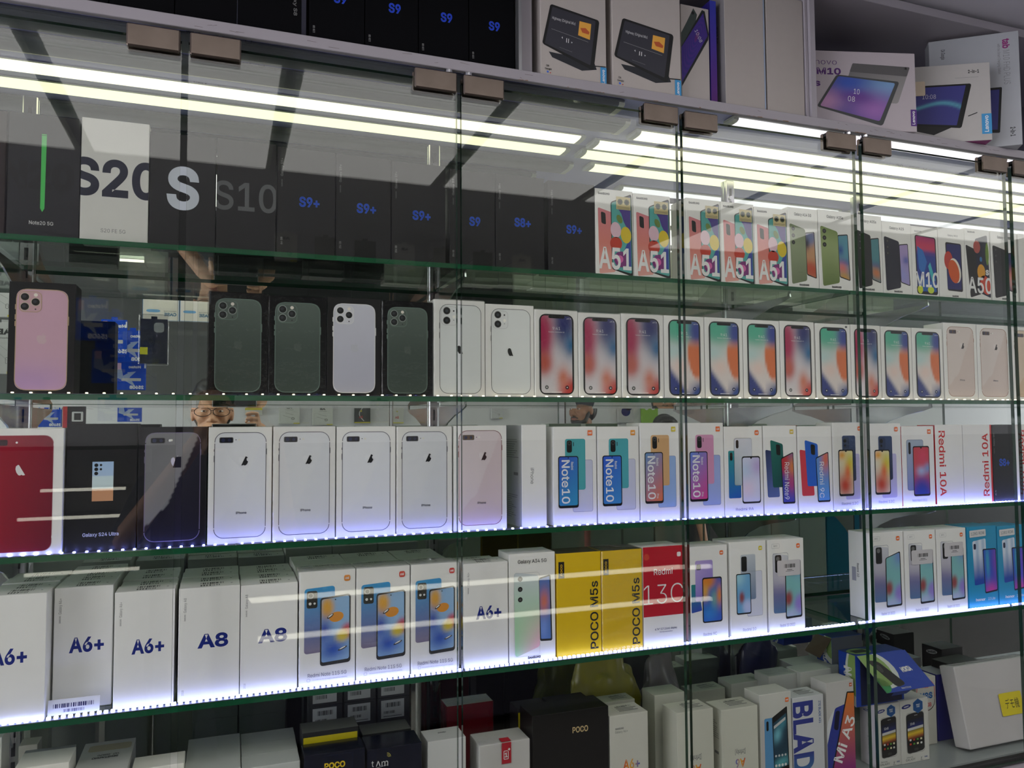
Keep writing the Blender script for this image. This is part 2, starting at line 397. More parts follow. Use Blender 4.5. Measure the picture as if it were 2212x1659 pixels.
def a_tenx(W, H, kind='r'):
    A = Art(W, H); A.ring(.1, .028, .91, .955, .17, .02, C(150)); A.up()
    A.rr(.112, .034, .898, .949, C(24), .16); A.up(); A.rr(.145, .05, .865, .934, f_red if kind == 'r' else f_grn, .12, 14, 34)
    A.up(); A.rr(.31, .905, .70, .936, C(20), .12); A.up(); sig(A, .735, .9, .022)
    A.text('9:41', .5, .79, .034, C(236), bold=-.005); A.text('Tuesday, September 12', .5, .748, .010, C(226), w=.2)
    for x, c in ((.27, C(96)), (.74, C(70, 30, 40))): A.ell(x, .115, .042, None, c if kind == 'r' else C(24, 34, 80)); A.up(); A.ell(x, .115, .014, None, C(235)); A.l -= 1
    A.rr(.38, .058, .62, .064, C(240)); return A
def a_plus(W, H, col=C(228, 230, 236), line=C(96, 96, 104), lens=C(24, 24, 34), logo=C(34, 34, 38), txt=True, box=WHT):
    A = Art(W, H); A.rr(.095, .05, .905, .952, lambda a, t: mixc(col, C(240), .22) if t < 1.15-1.55*a*.75 and t < .62-.5*(a-.5) else col, .155, 24, 40)
    A.up(); A.ring(.09, .048, .91, .954, .16, .011, line); A.up()
    for y in (.13, .86):
        for x in (.09, .90): A.rr(x-.004, y, x+.016, y+.008, box)
    A.rr(.082, .7, .092, .755, line); A.rr(.082, .79, .092, .81, line); A.rr(.908, .76, .918, .81, line)
    A.rr(.165, .862, .385, .912, C(110), .1); A.up(); A.rr(.175, .866, .375, .908, lens, .1); A.up()
    A.ell(.225, .887, .03, None, C(44, 50, 84)); A.ell(.322, .887, .026, None, C(40, 44, 76)); A.ell(.425, .889, .008, None, C(40)); A.ell(.475, .889, .018, None, C(232, 230, 220))
    A.up(); apple(A, .545, .71, .082, mixc(col, C(250), .35)); A.up(); apple(A, .545, .71, .082, logo, 'r')
    if txt: A.text('iPhone', .52, .262, .020, C(60, 60, 70))
    return A
def a_dark_plus(W, H):
    A = a_plus(W, H, C(26, 24, 40), C(120, 112, 140), C(14, 12, 20), C(200, 200, 220), False, C(16)); A.up(); apple(A, .545, .71, .084, C(196, 196, 220), 'k')
    A.up(); A.poly([(.545, .75), (.62, .75), (.62, .66), (.5, .66)], C(24, 22, 38)); A.ell(.45, .887, .02, None, C(235)); return A
def a_red_plus(W, H):
    A = Art(W, H); A.rr(-.08, .03, .86, .945, lambda a, t: mixc(C(150, 12, 40), C(96, 8, 40), min(1, max(0, a*.8+t*.3-.3))), .14, 16, 20); A.up(); A.ring(-.08, .03, .86, .945, .14, .006, C(190, 150, 160)); A.up()
    A.rr(.05, .865, .22, .91, C(46, 10, 22), .12); A.ell(.345, .888, .016, None, C(240)); apple(A, .42, .675, .088, C(228), 'k')
    for y in (.86, .13): A.rr(.855, y, .87, y+.02, WHT)
    return A
def a_eleven(W, H):
    A = Art(W, H); A.rr(.115, .035, .925, .95, C(230, 233, 232), .155); A.up(); A.ring(.112, .032, .928, .953, .16, .009, C(70)); A.up(); A.rr(.104, .6, .114, .66, C(110)); A.rr(.104, .7, .114, .76, C(110))
    A.rr(.14, .735, .46, .93, C(228, 230, 230), .22); A.up(); A.ring(.14, .735, .46, .93, .08, .006, C(190)); A.up()
    for y in (.885, .785):
        A.ell(.25, y, .072, None, C(120)); A.up(); A.ell(.25, y, .062, None, C(26)); A.up(); A.ell(.25, y, .03, None, C(60, 64, 72)); A.l -= 2
    A.ell(.385, .885, .016, None, C(40)); A.ell(.39, .825, .03, None, C(250, 248, 240)); A.ell(.385, .79, .008, None, C(60))
    apple(A, .525, .49, .09, C(40), 'l'); return A
def a_pro(W, H, body, rim, logo, lens=C(20), sq=None):
    A = Art(W, H); A.rr(.11, .035, .885, .935, body, .17, 2, 12); A.up(); A.ring(.105, .031, .89, .939, .175, .013, rim); A.up()
    for y in (.6, .66, .75): A.rr(.092, y, .104, y+.045, rim)
    A.rr(.892, .62, .902, .70, rim); A.rr(.15, .73, .485, .915, sq or (body if not callable(body) else body(0, .1)), .26); A.up(); A.ring(.148, .729, .487, .916, .085, .01, rim); A.up()
    for x, y in ((.235, .865), (.235, .778), (.395, .822)):
        A.ell(x, y, .073, None, mixc(rim, C(210), .35)); A.up(); A.ell(x, y, .061, None, lens); A.up(); A.ell(x-.01, y+.005, .028, None, C(56, 56, 64)); A.l -= 2
    A.ell(.395, .885, .03, None, C(238, 230, 220)); A.ell(.395, .757, .012, None, C(60))
    apple(A, .5, .49, .085, logo); return A
def side_txt(A, t, x=.075, y=.75, l=.27, col=C(170), rot=90):
    A.text(t, x, y, .02, col, w=l, rot=rot, bold=0)
def a_s9(W, H, t='S9+', gb='64 GB', y=.5, col=SAMB, pos='l', spine=True):
    A = Art(W, H); A.text(t, .55, y, .085, mixc(col, C(70, 130, 230), .4), w=.185 if '+' in t else .12, bold=.03); A.up(); A.text(t, .55, y, .085, col, w=.18 if '+' in t else .115, bold=.012)
    if spine: A.text('SAMSUNG', .08, .66, .011, C(110), rot=90, w=.07); A.text('Galaxy '+t, .08, .81, .021, C(120), rot=90, w=.17)
    A.text(gb, .08, .12, .018, C(140), rot=90, w=.07); return A
def a_note(W, H):
    A = Art(W, H); A.text('N20', .42, .50, .19, C(14, 13, 16), w=.52, bold=.05); A.up()
    A.poly([(.455, .84), (.525, .84), (.515, .235), (.485, .205), (.455, .235)], C(72, 190, 90)); A.up(); A.rr(.455, .828, .525, .832, C(20, 60, 26)); A.text('Note20 5G', .475, .115, .028, C(200), w=.17); return A
def a_s20(W, H):
    A = Art(W, H); A.text('S20', .5, .52, .275, C(26, 30, 52), w=.66, bold=.03); A.text('S20 FE 5G', .485, .09, .030, C(120), w=.18, bold=0); return A
def a_s(W, H): A = Art(W, H); A.text('S', .5, .52, .34, C(196, 202, 212), w=.265, bold=.03); return A
def a_s10(W, H): A = Art(W, H); A.text('S10', .49, .49, .245, C(92, 94, 96), w=.54, bold=.012); return A
def cube_pic(A, q):                            # balloon-like wallpaper of the pink phones
    f = lambda a, t: C(86, 170, 164)
    A.quad(q, f, .08, 6, 12)
    def P(a, t):
        TL, TR, BR, BL = q
        return ((TL[0]*(1-a)+TR[0]*a)*(1-t)+(BL[0]*(1-a)+BR[0]*a)*t, (TL[1]*(1-a)+TR[1]*a)*(1-t)+(BL[1]*(1-a)+BR[1]*a)*t)
    A.up(); A.poly([P(*p) for p in ((.3, .0), (.97, .0), (.97, .5), (.8, .42), (.62, .32), (.5, .2), (.34, .12))], C(74, 56, 138))
    A.poly([P(*p) for p in ((.97, .5), (.97, .92), (.7, .9), (.6, .72), (.8, .6))], C(58, 74, 160))
    A.up(); x, y = P(.2, .42); A.rot(x, y, .14, .19, .1, C(226, 190, 204)); x, y = P(.72, .5); A.rot(x, y, .14, .2, .1, C(222, 196, 46)); x, y = P(.4, .27); A.rot(x, y, .07, .11, .5, C(104, 132, 60))
    x, y = P(.2, .62); A.rot(x, y, .16, .16, .4, C(196, 60, 40)); A.up(); x, y = P(.45, .84); A.rot(x, y, .19, .19, 0, C(126, 50, 120)); A.up(); x, y = P(.38, .84); A.rot(x, y, .09, .09, 0, C(216, 104, 168))
def a_a51(W, H):
    A = Art(W, H); A.text('SAMSUNG', .23, .945, .022, C(50), w=.15, bold=.04); A.quad(((.07, .78), (.43, .735), (.52, .045), (.10, .015)), vgrad((0, C(212, 128, 136)), (.5, C(220, 130, 118)), (1, C(232, 170, 160))), .1, 1, 6); A.up()
    A.quad(((.15, .735), (.27, .72), (.28, .585), (.16, .6)), C(26), .3); A.up(); A.quad(((.405, .855), (.965, .97), (.985, -.0), (.43, .075)), C(26), .09); A.up(); cube_pic(A, ((.425, .845), (.945, .945), (.955, .035), (.445, .085)))
    A.up(); A.text('A51', .51, .2, .235, C(236), w=.42, bold=.02); return A
def lens3(A, xs, y0, dy, r, n=3, x2=None):
    for i in range(n): A.ell(xs, y0-i*dy, r, None, C(24)); A.up(); A.ell(xs, y0-i*dy, r*.5, None, C(80)); A.l -= 1
def a_duo(W, H, title, body, scr, back=((.05, .80), (.57, .74), (.60, .10), (.10, .045)), front=((.56, .70), (.88, .72), (.93, .13), (.60, .17)), n=3, brand='SAMSUNG', ty=.92, tw=.26):
    A = Art(W, H); A.quad(front, C(30), .12); A.up(); c = [((p[0]-.73)*.86+.73, (p[1]-.43)*.95+.43) for p in front]; A.quad(c, scr, .08, 6, 14); A.up(); A.quad(back, body, .11, 4, 8); A.up()
    x, y = back[0][0]+.12, back[0][1]-.065; lens3(A, x, y, .085, .055, n); A.text(title, .5, ty, .034, C(60), w=tw, bold=.02)
    if brand: A.text(brand, .5, .045, .021, C(50), w=.15, bold=.04); A.text(brand, .38, .2, .008, mixc(body if not callable(body) else body(0, 0), C(20), .4), w=.07)
    return A
def a_m10(W, H):
    A = Art(W, H); A.text('SAMSUNG', .25, .93, .02, C(140), w=.13, bold=.03); A.quad(((.12, .88), (.92, .86), (.95, .03), (.16, .035)), C(30), .1); A.up()
    q = ((.16, .865), (.88, .845), (.91, .07), (.2, .075)); A.quad(q, vgrad((0, C(170, 40, 110)), (.2, C(214, 60, 84)), (.3, C(34, 60, 150)), (1, C(30, 56, 140))), .07, 4, 14); A.up()
    A.poly([(.2, .72), (.42, .66), (.56, .5), (.42, .3), (.25, .4)], C(40, 110, 190)); A.poly([(.2, .3), (.5, .25), (.86, .2), (.9, .08), (.22, .08)], C(40, 96, 176)); A.poly([(.6, .44), (.68, .5), (.86, .24), (.74, .22)], C(60, 180, 190)); A.up()
    A.ell(.28, .1, .1, .06, C(210, 220, 50)); A.ell(.68, .1, .12, .05, C(200, 220, 60)); A.up(); A.text('M10', .55, .245, .2, C(238), w=.44, bold=.02); return A
def a_m12(W, H):
    A = Art(W, H); A.text('Galaxy M12', .55, .9, .026, C(110), w=.19); A.quad(((.26, .8), (.86, .79), (.88, .1), (.3, .11)), C(28), .1); A.up(); A.rr(.3, .13, .83, .775, C(36, 40, 108), .08)
    A.up(); A.ell(.36, .54, .16, .13, C(196, 60, 50)); A.up(); A.rot(.6, .40, .21, .36, .25, C(238, 232, 220)); A.up(); A.rot(.55, .385, .2, .34, .25, C(214, 90, 30)); A.text('SAMSUNG', .58, .035, .02, C(60), w=.12, bold=.04); return A
def a_a50(W, H):
    A = Art(W, H); A.text('SAMSUNG', .26, .955, .02, C(60), w=.14, bold=.04); A.quad(((.02, .77), (.5, .7), (.6, .09), (.16, .03)), C(34), .1); A.up(); A.quad(((.4, .86), (.9, .93), (.98, .04), (.5, .11)), C(30, 34, 56), .1); A.up()
    A.ell(.47, .75, .14, .09, C(186, 90, 80)); A.ell(.62, .4, .16, .11, C(226, 160, 40)); A.ell(.88, .66, .07, .16, C(110, 140, 50)); A.ell(.62, .58, .05, .035, C(60, 130, 190)); A.rot(.78, .22, .2, .3, .4, C(210, 70, 40)); A.up()
    A.text('A50', .55, .21, .21, C(238), w=.46, bold=.015); A.text('s', .86, .41, .09, C(238), bold=.03); return A
def a_note10(W, H, c1, c2, c3, title='Note10', pro=False, logoc=C(236, 108, 30), ghost=C(200, 204, 226)):
    A = Art(W, H); A.rr(.44, .13, .91, .66, ghost, .1); A.up(); A.ring(.44, .13, .91, .66, .05, .008, C(150, 152, 180)); A.up(); A.rr(.27, .355, .74, .875, c1, .1, 2, 8); A.up(); A.rr(.31, .735, .43, .86, C(26), .35); A.up(); A.ell(.37, .83, .045, None, C(70)); A.up()
    A.ell(.37, .83, .022, None, C(20)); A.rr(.46, .80, .475, .84, C(40)); A.up(); A.rr(.11, .175, .575, .70, C(24), .11); A.up(); A.rr(.13, .20, .555, .69, dgrad(c2, c3, .3), .09, 6, 14); A.up()
    A.ell(.34, .682, .013, None, C(20)); A.text(title, .28, .44, .085, C(235), w=.44, rot=-90, bold=.012); A.text('Redmi', .43, .60, .025, C(225), w=.08, rot=-90)
    if pro: A.text('Pro', .43, .25, .022, C(225), rot=-90)
    mi(A, .85, .935, .11, logoc, .08); return A
def a_redmi(W, H, title='', ghost=None, mid=C(60, 90, 150), left=None, scr=None, lay='12c', logoc=C(236, 108, 30), sq=.3, txt=None):
    A = Art(W, H); scr = scr or blobs(C(232, 226, 200), (.2, .1, .3, .1, C(240, 160, 40)), (.8, .3, .4, .3, C(220, 210, 60)), (.4, .8, .6, .3, C(200, 60, 30)), (.6, .5, .2, .2, C(230, 110, 60)))
    if lay == '12c':
        if ghost: A.rr(.38, .12, .84, .64, ghost, .1); A.up()
        A.rr(.3, .33, .72, .85, mid, .12); A.up(); A.rr(.33, .69, .52, .83, mixc(mid(.4, .2) if callable(mid) else mid, C(20), .4), .3); A.up(); A.ell(.39, .79, .05, None, C(18)); A.ell(.39, .735, .03, None, C(18)); A.up()
        A.rr(.17, .16, .64, .69, C(24), .12); A.up(); A.rr(.195, .185, .615, .675, scr, .1, 8, 18); A.up(); A.ell(.405, .675, .03, None, C(20), 10)
    elif lay == '9a':
        A.rr(.1, .2, .42, .73, dgrad(C(40, 150, 150), C(30, 90, 180), .1), .1, 2, 6); A.up(); A.rr(.25, .34, .72, .87, lambda a, t: mixc(C(216, 218, 228), C(120, 160, 160), t*.8*(1-a)), .1, 4, 6); A.ring(.25, .34, .72, .87, .07, .006, C(170)); A.up()
        A.rr(.14, .62, .21, .71, C(24), .5); A.rr(.3, .755, .37, .85, C(24), .5); A.up(); A.rr(.445, .135, .93, .665, C(24), .11); A.up(); A.rr(.465, .155, .91, .65, blobs(C(214, 216, 240), (.2, .3, .4, .2, C(190, 210, 235)), (.9, .2, .4, .2, C(190, 170, 220)), (.3, .7, .4, .2, C(230, 210, 230))), .1, 6, 12); A.up(); A.ell(.69, .648, .025, None, C(20), 10)
    elif lay == 'fan':
        A.quad(((.05, .73), (.4, .70), (.46, .19), (.10, .19)), left, .12); A.up(); A.quad(((.2, .84), (.58, .79), (.6, .30), (.26, .30)), mid, .12); A.up(); A.quad(((.37, .79), (.5, .78), (.5, .66), (.38, .67)), C(24), .3); A.up()
        A.quad(((.51, .63), (.89, .70), (.92, .11), (.55, .11)), C(24), .1); A.up(); A.quad(((.53, .62), (.87, .685), (.9, .13), (.57, .13)), scr, .08, 6, 12); A.up(); A.text(txt, .68, .37, .062, C(236), w=.42, rot=-91, bold=.0); A.up()
    elif lay == 'n8':
        A.rr(.14, .2, .66, .83, dgrad(C(170, 184, 200), C(120, 130, 190), .1), .1, 2, 6); A.up(); A.ring(.14, .2, .66, .83, .05, .01, C(90, 110, 140)); A.rr(.2, .65, .27, .80, C(30), .5); A.up(); A.rr(.33, .125, .84, .75, C(24), .1); A.up(); A.rr(.35, .15, .82, .735, scr, .08, 8, 18); A.up(); A.ell(.585, .733, .03, None, C(20), 10)
    A.text(title, .5, .075, .03, C(110, 110, 130), w=.24, bold=0); mi(A, .85, .93, .11, logoc, sq); return A
def a_11s(W, H, logoc):
    A = Art(W, H); A.quad(((.09, .85), (.63, .865), (.63, .30), (.09, .285)), vgrad((0, C(60, 160, 220)), (.6, C(100, 124, 180)), (1, C(130, 120, 150))), .1, 2, 8); A.up(); A.rr(.13, .68, .32, .83, C(40, 40, 34), .2); A.up(); A.ell(.2, .79, .055, None, C(120)); A.up(); A.ell(.2, .79, .035, None, C(20))
    A.ell(.19, .72, .025, None, C(220)); A.ell(.27, .72, .02, None, C(230)); A.up(); A.quad(((.37, .765), (.915, .785), (.915, .185), (.37, .17)), C(48), .1); A.up(); q = ((.395, .75), (.89, .77), (.89, .215), (.395, .2))
    A.quad(q, blobs(C(150, 190, 230), (.2, .15, .25, .18, C(230, 170, 40), 2), (.1, .5, .25, .2, C(60, 80, 180)), (.4, .8, .5, .2, C(50, 90, 190)), (.95, .55, .25, .12, C(200, 40, 80), 2), (.75, .62, .25, .1, C(220, 196, 60), 2)), .08, 10, 24); A.up()
    A.rot(.66, .59, .13, .09, .2, C(226, 150, 50)); A.up(); A.rot(.55, .60, .07, .025, .6, C(60)); A.rot(.77, .31, .09, .02, .4, C(70)); A.up(); A.rot(.55, .603, .05, .012, .6, C(240)); A.rot(.77, .314, .06, .01, .4, C(240)); A.ell(.64, .742, .012, None, C(20))
    A.text('Redmi Note 11S 5G', .5, .1, .032, C(100, 100, 120), w=.335, bold=0); A.text('5G connectivity will vary based on local operator capabilities', .55, .06, .009, C(120, 120, 150), w=.3, bold=0); A.ring(.14, .047, .2, .073, .02, .004, C(120, 120, 150)); mi(A, .85, .925, .11, logoc); return A
def a_a6(W, H, t='A6+', yr='', y=.52, x=.5, w=.26):
    A = Art(W, H); A.text(t, x, y, .112, C(22, 40, 128), w=w, bold=.03); n = 'Galaxy '+t; A.text('SAMSUNG', .1, .74, .012, GREYT, w=.06, rot=90); A.text(n, .1, .85, .022, C(110), w=.13, rot=90, bold=0)
    if yr: A.text(yr, .08, .08, .018, C(110), w=.045, rot=90, bold=0)
    return A
def a_a34(W, H):
    A = Art(W, H); A.quad(((.63, .76), (.90, .79), (.93, .17), (.66, .175)), C(40), .14); A.up(); A.quad(((.655, .75), (.875, .775), (.9, .19), (.68, .195)), blobs(C(80, 120, 190), (.4, .4, .5, .2, C(220, 120, 90)), (.3, .8, .5, .2, C(120, 150, 220))), .1, 5, 12); A.up()
    A.quad(((.10, .83), (.64, .79), (.66, .13), (.12, .045)), lambda a, t: mixc(mixc(C(206, 214, 220), C(170, 216, 170), min(1, t*1.5)), C(236, 190, 200), max(0, t-.4)*a*2), .12, 4, 8); A.up(); A.ring(.1, .05, .655, .82, .06, .004, C(180)); lens3(A, .235, .765, .095, .05)
    A.text('Galaxy A34 5G', .5, .925, .032, C(40), w=.29, bold=.01); A.text('SAMSUNG', .53, .035, .02, C(50), w=.13, bold=.04); return A
def a_poco(W, H):
    A = Art(W, H); A.rr(.04, .76, .17, .92, K); A.up(); A.text('POCO', .105, .84, .02, C(236, 190, 20), w=.11, rot=90, bold=.02); A.text('POCO M5s', .84, .38, .082, C(30, 34, 40), w=.66, rot=90, bold=.015); return A
def a_13c(W, H):
    A = Art(W, H); A.rr(-.01, .30, 1.01, 1.01, C(190, 24, 44)); A.up(); A.text('Redmi', .5, .745, .06, C(236), w=.22, bold=.005); A.text('13C', .5, .52, .2, C(232), w=.46, bold=-.012); A.text('6.74" (17.11cm) display', .55, .17, .018, C(40, 40, 90), w=.26, bold=.02); A.text('90Hz fluid visual experience', .55, .14, .01, C(60, 60, 110), w=.15); A.ell(.09, .9, .07, None, C(206, 70, 50)); mi(A, .9, .91, .1, C(236, 226, 226)); return A
def a_r10(W, H, title='Redmi 10', kind=0, logoc=C(236, 108, 30)):
    A = Art(W, H)
    if kind == 1:
        A.rr(.45, .2, .88, .68, C(214, 216, 232), .08); A.up(); A.ring(.45, .2, .88, .68, .04, .006, C(160)); A.rr(.29, .38, .70, .86, dgrad(C(200, 206, 214), C(110, 130, 160), .1), .1, 2, 6); A.up(); A.rr(.31, .68, .46, .84, C(30), .25); A.up(); A.rr(.16, .23, .56, .66, C(24), .1); A.up()
        A.rr(.18, .245, .54, .65, blobs(C(110, 170, 216), (.1, .1, .5, .2, C(160, 210, 226)), (.35, .6, .2, .16, C(150, 70, 70), 2), (.8, .85, .4, .2, C(190, 200, 240), 2)), .08, 8, 16)
    elif kind == 2:
        A.quad(((.02, .60), (.2, .60), (.3, .32), (.02, .30)), dgrad(C(40, 140, 130), C(50, 70, 180), .1), .1, 1, 4); A.up(); A.rr(.13, .42, .60, .85, dgrad(C(190, 170, 226), C(120, 100, 200), .3), .1, 2, 6); A.rr(.16, .75, .28, .81, C(24), .2); A.up(); A.rr(.31, .185, .84, .665, C(24), .1); A.up()
        A.rr(.335, .2, .815, .65, blobs(C(40, 90, 190), (.2, .05, .5, .2, C(224, 130, 40), 2), (.1, .3, .2, .2, C(230, 170, 60)), (.6, .5, .2, .25, C(120, 170, 160)), (.9, .4, .15, .25, C(230, 140, 40)), (.3, .8, .4, .2, C(50, 130, 210))), .08, 10, 20)
    else:
        A.quad(((.13, .855), (.56, .82), (.56, .20), (.13, .205)), vgrad((0, C(206, 208, 216)), (.45, C(190, 186, 200)), (.65, C(120, 116, 160)), (1, C(86, 120, 160))), .1, 2, 10); A.up(); A.ring(.13, .2, .56, .85, .05, .006, C(90, 100, 130)); A.rr(.19, .64, .37, .83, C(34), .25); A.up(); A.ell(.27, .79, .05, None, C(110)); A.up()
        A.quad(((.46, .70), (.90, .77), (.92, .14), (.46, .13)), C(30), .09); A.up(); A.quad(((.485, .695), (.875, .755), (.89, .16), (.485, .155)), blobs(C(130, 190, 190), (1, .05, .5, .2, C(120, 150, 210)), (.15, .65, .3, .16, C(150, 70, 70), 2), (.9, .8, .4, .2, C(150, 130, 210), 2), (.3, .95, .5, .1, C(180, 190, 220))), .08, 10, 20)
        A.up(); A.ring(.1, .905, .32, .955, .03, .004, C(170)); A.text('NFC', .21, .93, .018, C(170), w=.05)
    A.text(title, .5, .065, .032, C(120, 120, 140), w=.17 if len(title) < 10 else .2, bold=0); mi(A, .84, .92, .1, logoc); return A
def a_honor(W, H):
    A = Art(W, H); s = lambda a, t: mixc(mixc(C(176, 200, 226), C(226, 234, 246), .5+.5*math.sin(a*14)), C(20, 70, 170), min(1, max(0, t*1.7-.5)))
    A.quad(((.16, .82), (.62, .85), (.64, .3), (.2, .28)), s, .1, 12, 10); A.up(); A.rr(.2, .72, .28, .79, C(30, 34, 70), .4); A.quad(((.5, .72), (.97, .72), (.99, .19), (.55, .17)), C(24, 24, 50), .09); A.up()
    A.quad(((.53, .705), (.945, .705), (.965, .21), (.57, .19)), blobs(C(40, 80, 200), (.3, .3, .15, .4, C(60, 170, 200)), (1, .3, .3, .4, C(130, 70, 190)), (.5, 1, .6, .2, C(210, 70, 170))), .07, 8, 14); A.up(); A.text('honor', .38, .105, .03, C(232), w=.16, bold=.03); A.text('10 Lite', .76, .105, .032, C(232), w=.12, bold=0); return A
def a_10a(W, H, rot=-90, x=.2, red=None):
    A = Art(W, H); A.text('Redmi', x, .70 if rot < 0 else .31, .1 if W < .09 else .1, C(206, 44, 44), w=.45, rot=rot, bold=.015); A.text('10A', x, .26 if rot < 0 else .74, .1, C(206, 44, 44), w=.30, rot=rot, bold=.015)
    if red: A.rr(red, 0, 1, 1, C(206, 44, 44))
    return A
def a_s24(W, H):
    A = Art(W, H); A.rr(.365, .39, .665, .70, vgrad((0, C(170, 200, 236)), (.36, C(176, 202, 232)), (.37, C(206, 226, 230)), (.68, C(208, 226, 226)), (.69, C(206, 150, 110)), (1, C(206, 150, 110))), 0, 1, 60); A.up()
    for x, y, r in ((.42, .673, .028), (.42, .641, .028), (.42, .608, .028), (.485, .674, .018), (.485, .641, .018)): A.ell(x, y, r, None, C(16, 18, 24))
    A.text('Galaxy S24 Ultra', .5, .13, .026, C(206, 212, 240), w=.255, bold=.01); return A
def a_back(W, H, col=C(120)):                  # small print on the back of a carton
    A = Art(W, H); r = random.Random(int(W*1e5))
    for i in range(9): A.rr(.1, .85-i*.022, .1+.75*r.uniform(.6, 1), .856-i*.022, col)
    for i in range(12): A.rr(.1, .3-i*.02, .1+.7*r.uniform(.3, 1), .306-i*.02, col)
    A.rr(.55, .5, .8, .53, col); return A
def bars(A, x0, y0, x1, y1, n=34, col=C(40), seed=3):
    r = random.Random(seed); x = x0
    while x < x1: w = (x1-x0)/n*r.choice((.5, .9, 1.5)); A.rr(x, y0, min(x+w, x1), y1, col); x += w+(x1-x0)/n*r.choice((.5, .8, 1.2))
def a_topbar(W, H):                            # bar codes on the top of a carton (A maps the top face)
    A = Art(W, H); bars(A, .34, .5, .72, .78, 20, C(70)); bars(A, .34, .18, .66, .4, 16, C(80), 5); A.ell(.86, .5, .02, None, C(60)); return A
def a_tablet_dark(W, H, album=C(232, 170, 70), top=''):
    A = Art(W, H); A.poly([(.12, .28), (.17, .22), (.62, .12), (.85, .16), (.80, .26)], C(38, 40, 46)); A.up(); A.quad(((.15, .84), (.90, .75), (.80, .14), (.02, .36)), C(26), .05); A.up(); A.quad(((.18, .81), (.84, .735), (.75, .20), (.06, .37)), C(54, 54, 62), .02); A.up()
    A.text('Highway (Original Mix)', .35, .67, .032, C(210), w=.29, rot=-5, bold=0); A.quad(((.59, .70), (.77, .69), (.745, .50), (.565, .53)), album); A.up(); A.poly([(.60, .62), (.68, .63), (.74, .59), (.73, .56), (.63, .57)], C(190, 90, 50)); A.line(.16, .55, .72, .47, .004, C(150))
    A.line(.39, .47, .385, .42, .01, C(225)); A.line(.42, .468, .415, .418, .01, C(225)); A.poly([(.31, .47), (.33, .48), (.33, .455)], C(200)); A.poly([(.46, .44), (.48, .43), (.46, .42)], C(200)); A.line(.28, .35, .47, .32, .004, C(120)); A.line(.82, .2, .99, .21, .014, C(30))
    A.text('Ok', .1, .115, .022, C(30)); A.text('Google', .11, .08, .022, C(30), w=.085); A.ell(.1, .045, .014, None, C(50, 100, 210)); A.ell(.14, .035, .008, None, C(200, 60, 50)); A.rr(.905, -.01, 1, .2, C(66, 150, 204)); A.up(); A.text('Lenovo', .95, .09, .035, C(236), w=.165, rot=90, bold=.02)
    if top: A.text(top, .5, .955, .022, C(50), w=.26)
    return A
def a_m10tab(W, H):
    A = Art(W, H); PU = C(84, 40, 110); A.text('Lenovo', .275, .86, .07, PU, w=.42, anchor='r', bold=-.008); A.text('Tab M10', .31, .74, .075, PU, w=.62, anchor='r', bold=.03); A.text('Plus', .12, .59, .075, PU, w=.3, anchor='r', bold=.03); A.up()
    A.quad(((.42, .85), (.95, .82), (.83, .35), (.30, .38)), dgrad(C(110, 108, 108), C(150, 146, 144)), .04); A.up(); A.quad(((.42, .85), (.95, .82), (.92, .7), (.39, .74)), C(92, 90, 90), .02); A.ell(.91, .8, .012, None, C(40)); A.up()
    A.quad(((.27, .70), (.85, .63), (.68, .06), (.08, .29)), C(70, 72, 72), .04); A.up(); A.quad(((.285, .68), (.81, .61), (.655, .12), (.11, .30)), blobs(C(60, 70, 140), (.9, .1, .5, .4, C(120, 160, 200)), (.05, .8, .25, .5, C(200, 150, 190)), (.85, .75, .4, .4, C(160, 110, 180)), (.45, .5, .3, .2, C(110, 60, 140)), (.2, .15, .3, .3, C(60, 90, 180))), .03, 14, 14); A.up()
    A.text('10', .45, .49, .065, C(232), w=.075, rot=-6, bold=-.005); A.text('08', .4, .395, .065, C(232), w=.09, rot=-6, bold=-.005); A.rr(.945, .07, 1.0, .28, C(88, 50, 130)); A.up(); A.text('Lenovo', .97, .175, .035, C(236), w=.17, rot=90, bold=.02); return A
def a_two(W, H):
    A = Art(W, H); A.text('2-in-1', .86, .895, .04, C(40), w=.13, bold=.03); A.text('PLUS', .12, .80, .06, C(150), w=.2, bold=-.01); A.line(.7, .82, .9, .82, .003, C(140)); A.poly([(.2, .22), (.5, .1), (.68, .2), (.4, .32)], C(34)); A.up(); A.quad(((.16, .75), (.84, .74), (.74, .17), (.08, .28)), C(26), .03); A.up()
    def w(a, t):
        c = C(62, 62, 128); d = t-(.55-.12*math.sin(a*5.2-2.2)); return mixc(c, C(90, 160, 180), math.exp(-(d/.05)**2))
    A.quad(((.18, .725), (.79, .72), (.70, .21), (.11, .29)), w, .01, 16, 26); A.up(); A.text('10:08', .47, .6, .055, C(225), w=.16, rot=-2, bold=-.01); A.line(.8, .32, .88, .36, .008, C(30)); A.rr(.915, .08, 1.0, .34, C(66, 150, 204)); A.up(); A.text('Lenovo', .955, .21, .045, C(236), w=.21, rot=90, bold=.02); return A
def a_fhd(W, H):
    A = Art(W, H); A.text('tab', .86, .90, .05, C(140, 40, 110), w=.085, rot=-90, bold=.03); A.text('M10 FHD PLUS', .86, .69, .05, C(120), w=.30, rot=-90, bold=-.01); A.text('with the Smart Charging Station', .78, .77, .02, C(130), w=.27, rot=-90); A.text('Ok Google', .16, .87, .03, C(50), w=.09, rot=-90); A.quad(((.3, .53), (.80, .52), (.76, .12), (.3, .15)), C(26), .03); A.up()
    A.quad(((.3, .51), (.77, .50), (.735, .15), (.3, .17)), C(58, 58, 124)); A.up(); A.text('10:08', .5, .33, .05, C(200), w=.12, rot=-90); A.text('2-in-1', .9, .12, .035, C(50), w=.08, rot=-90, bold=.03); return A
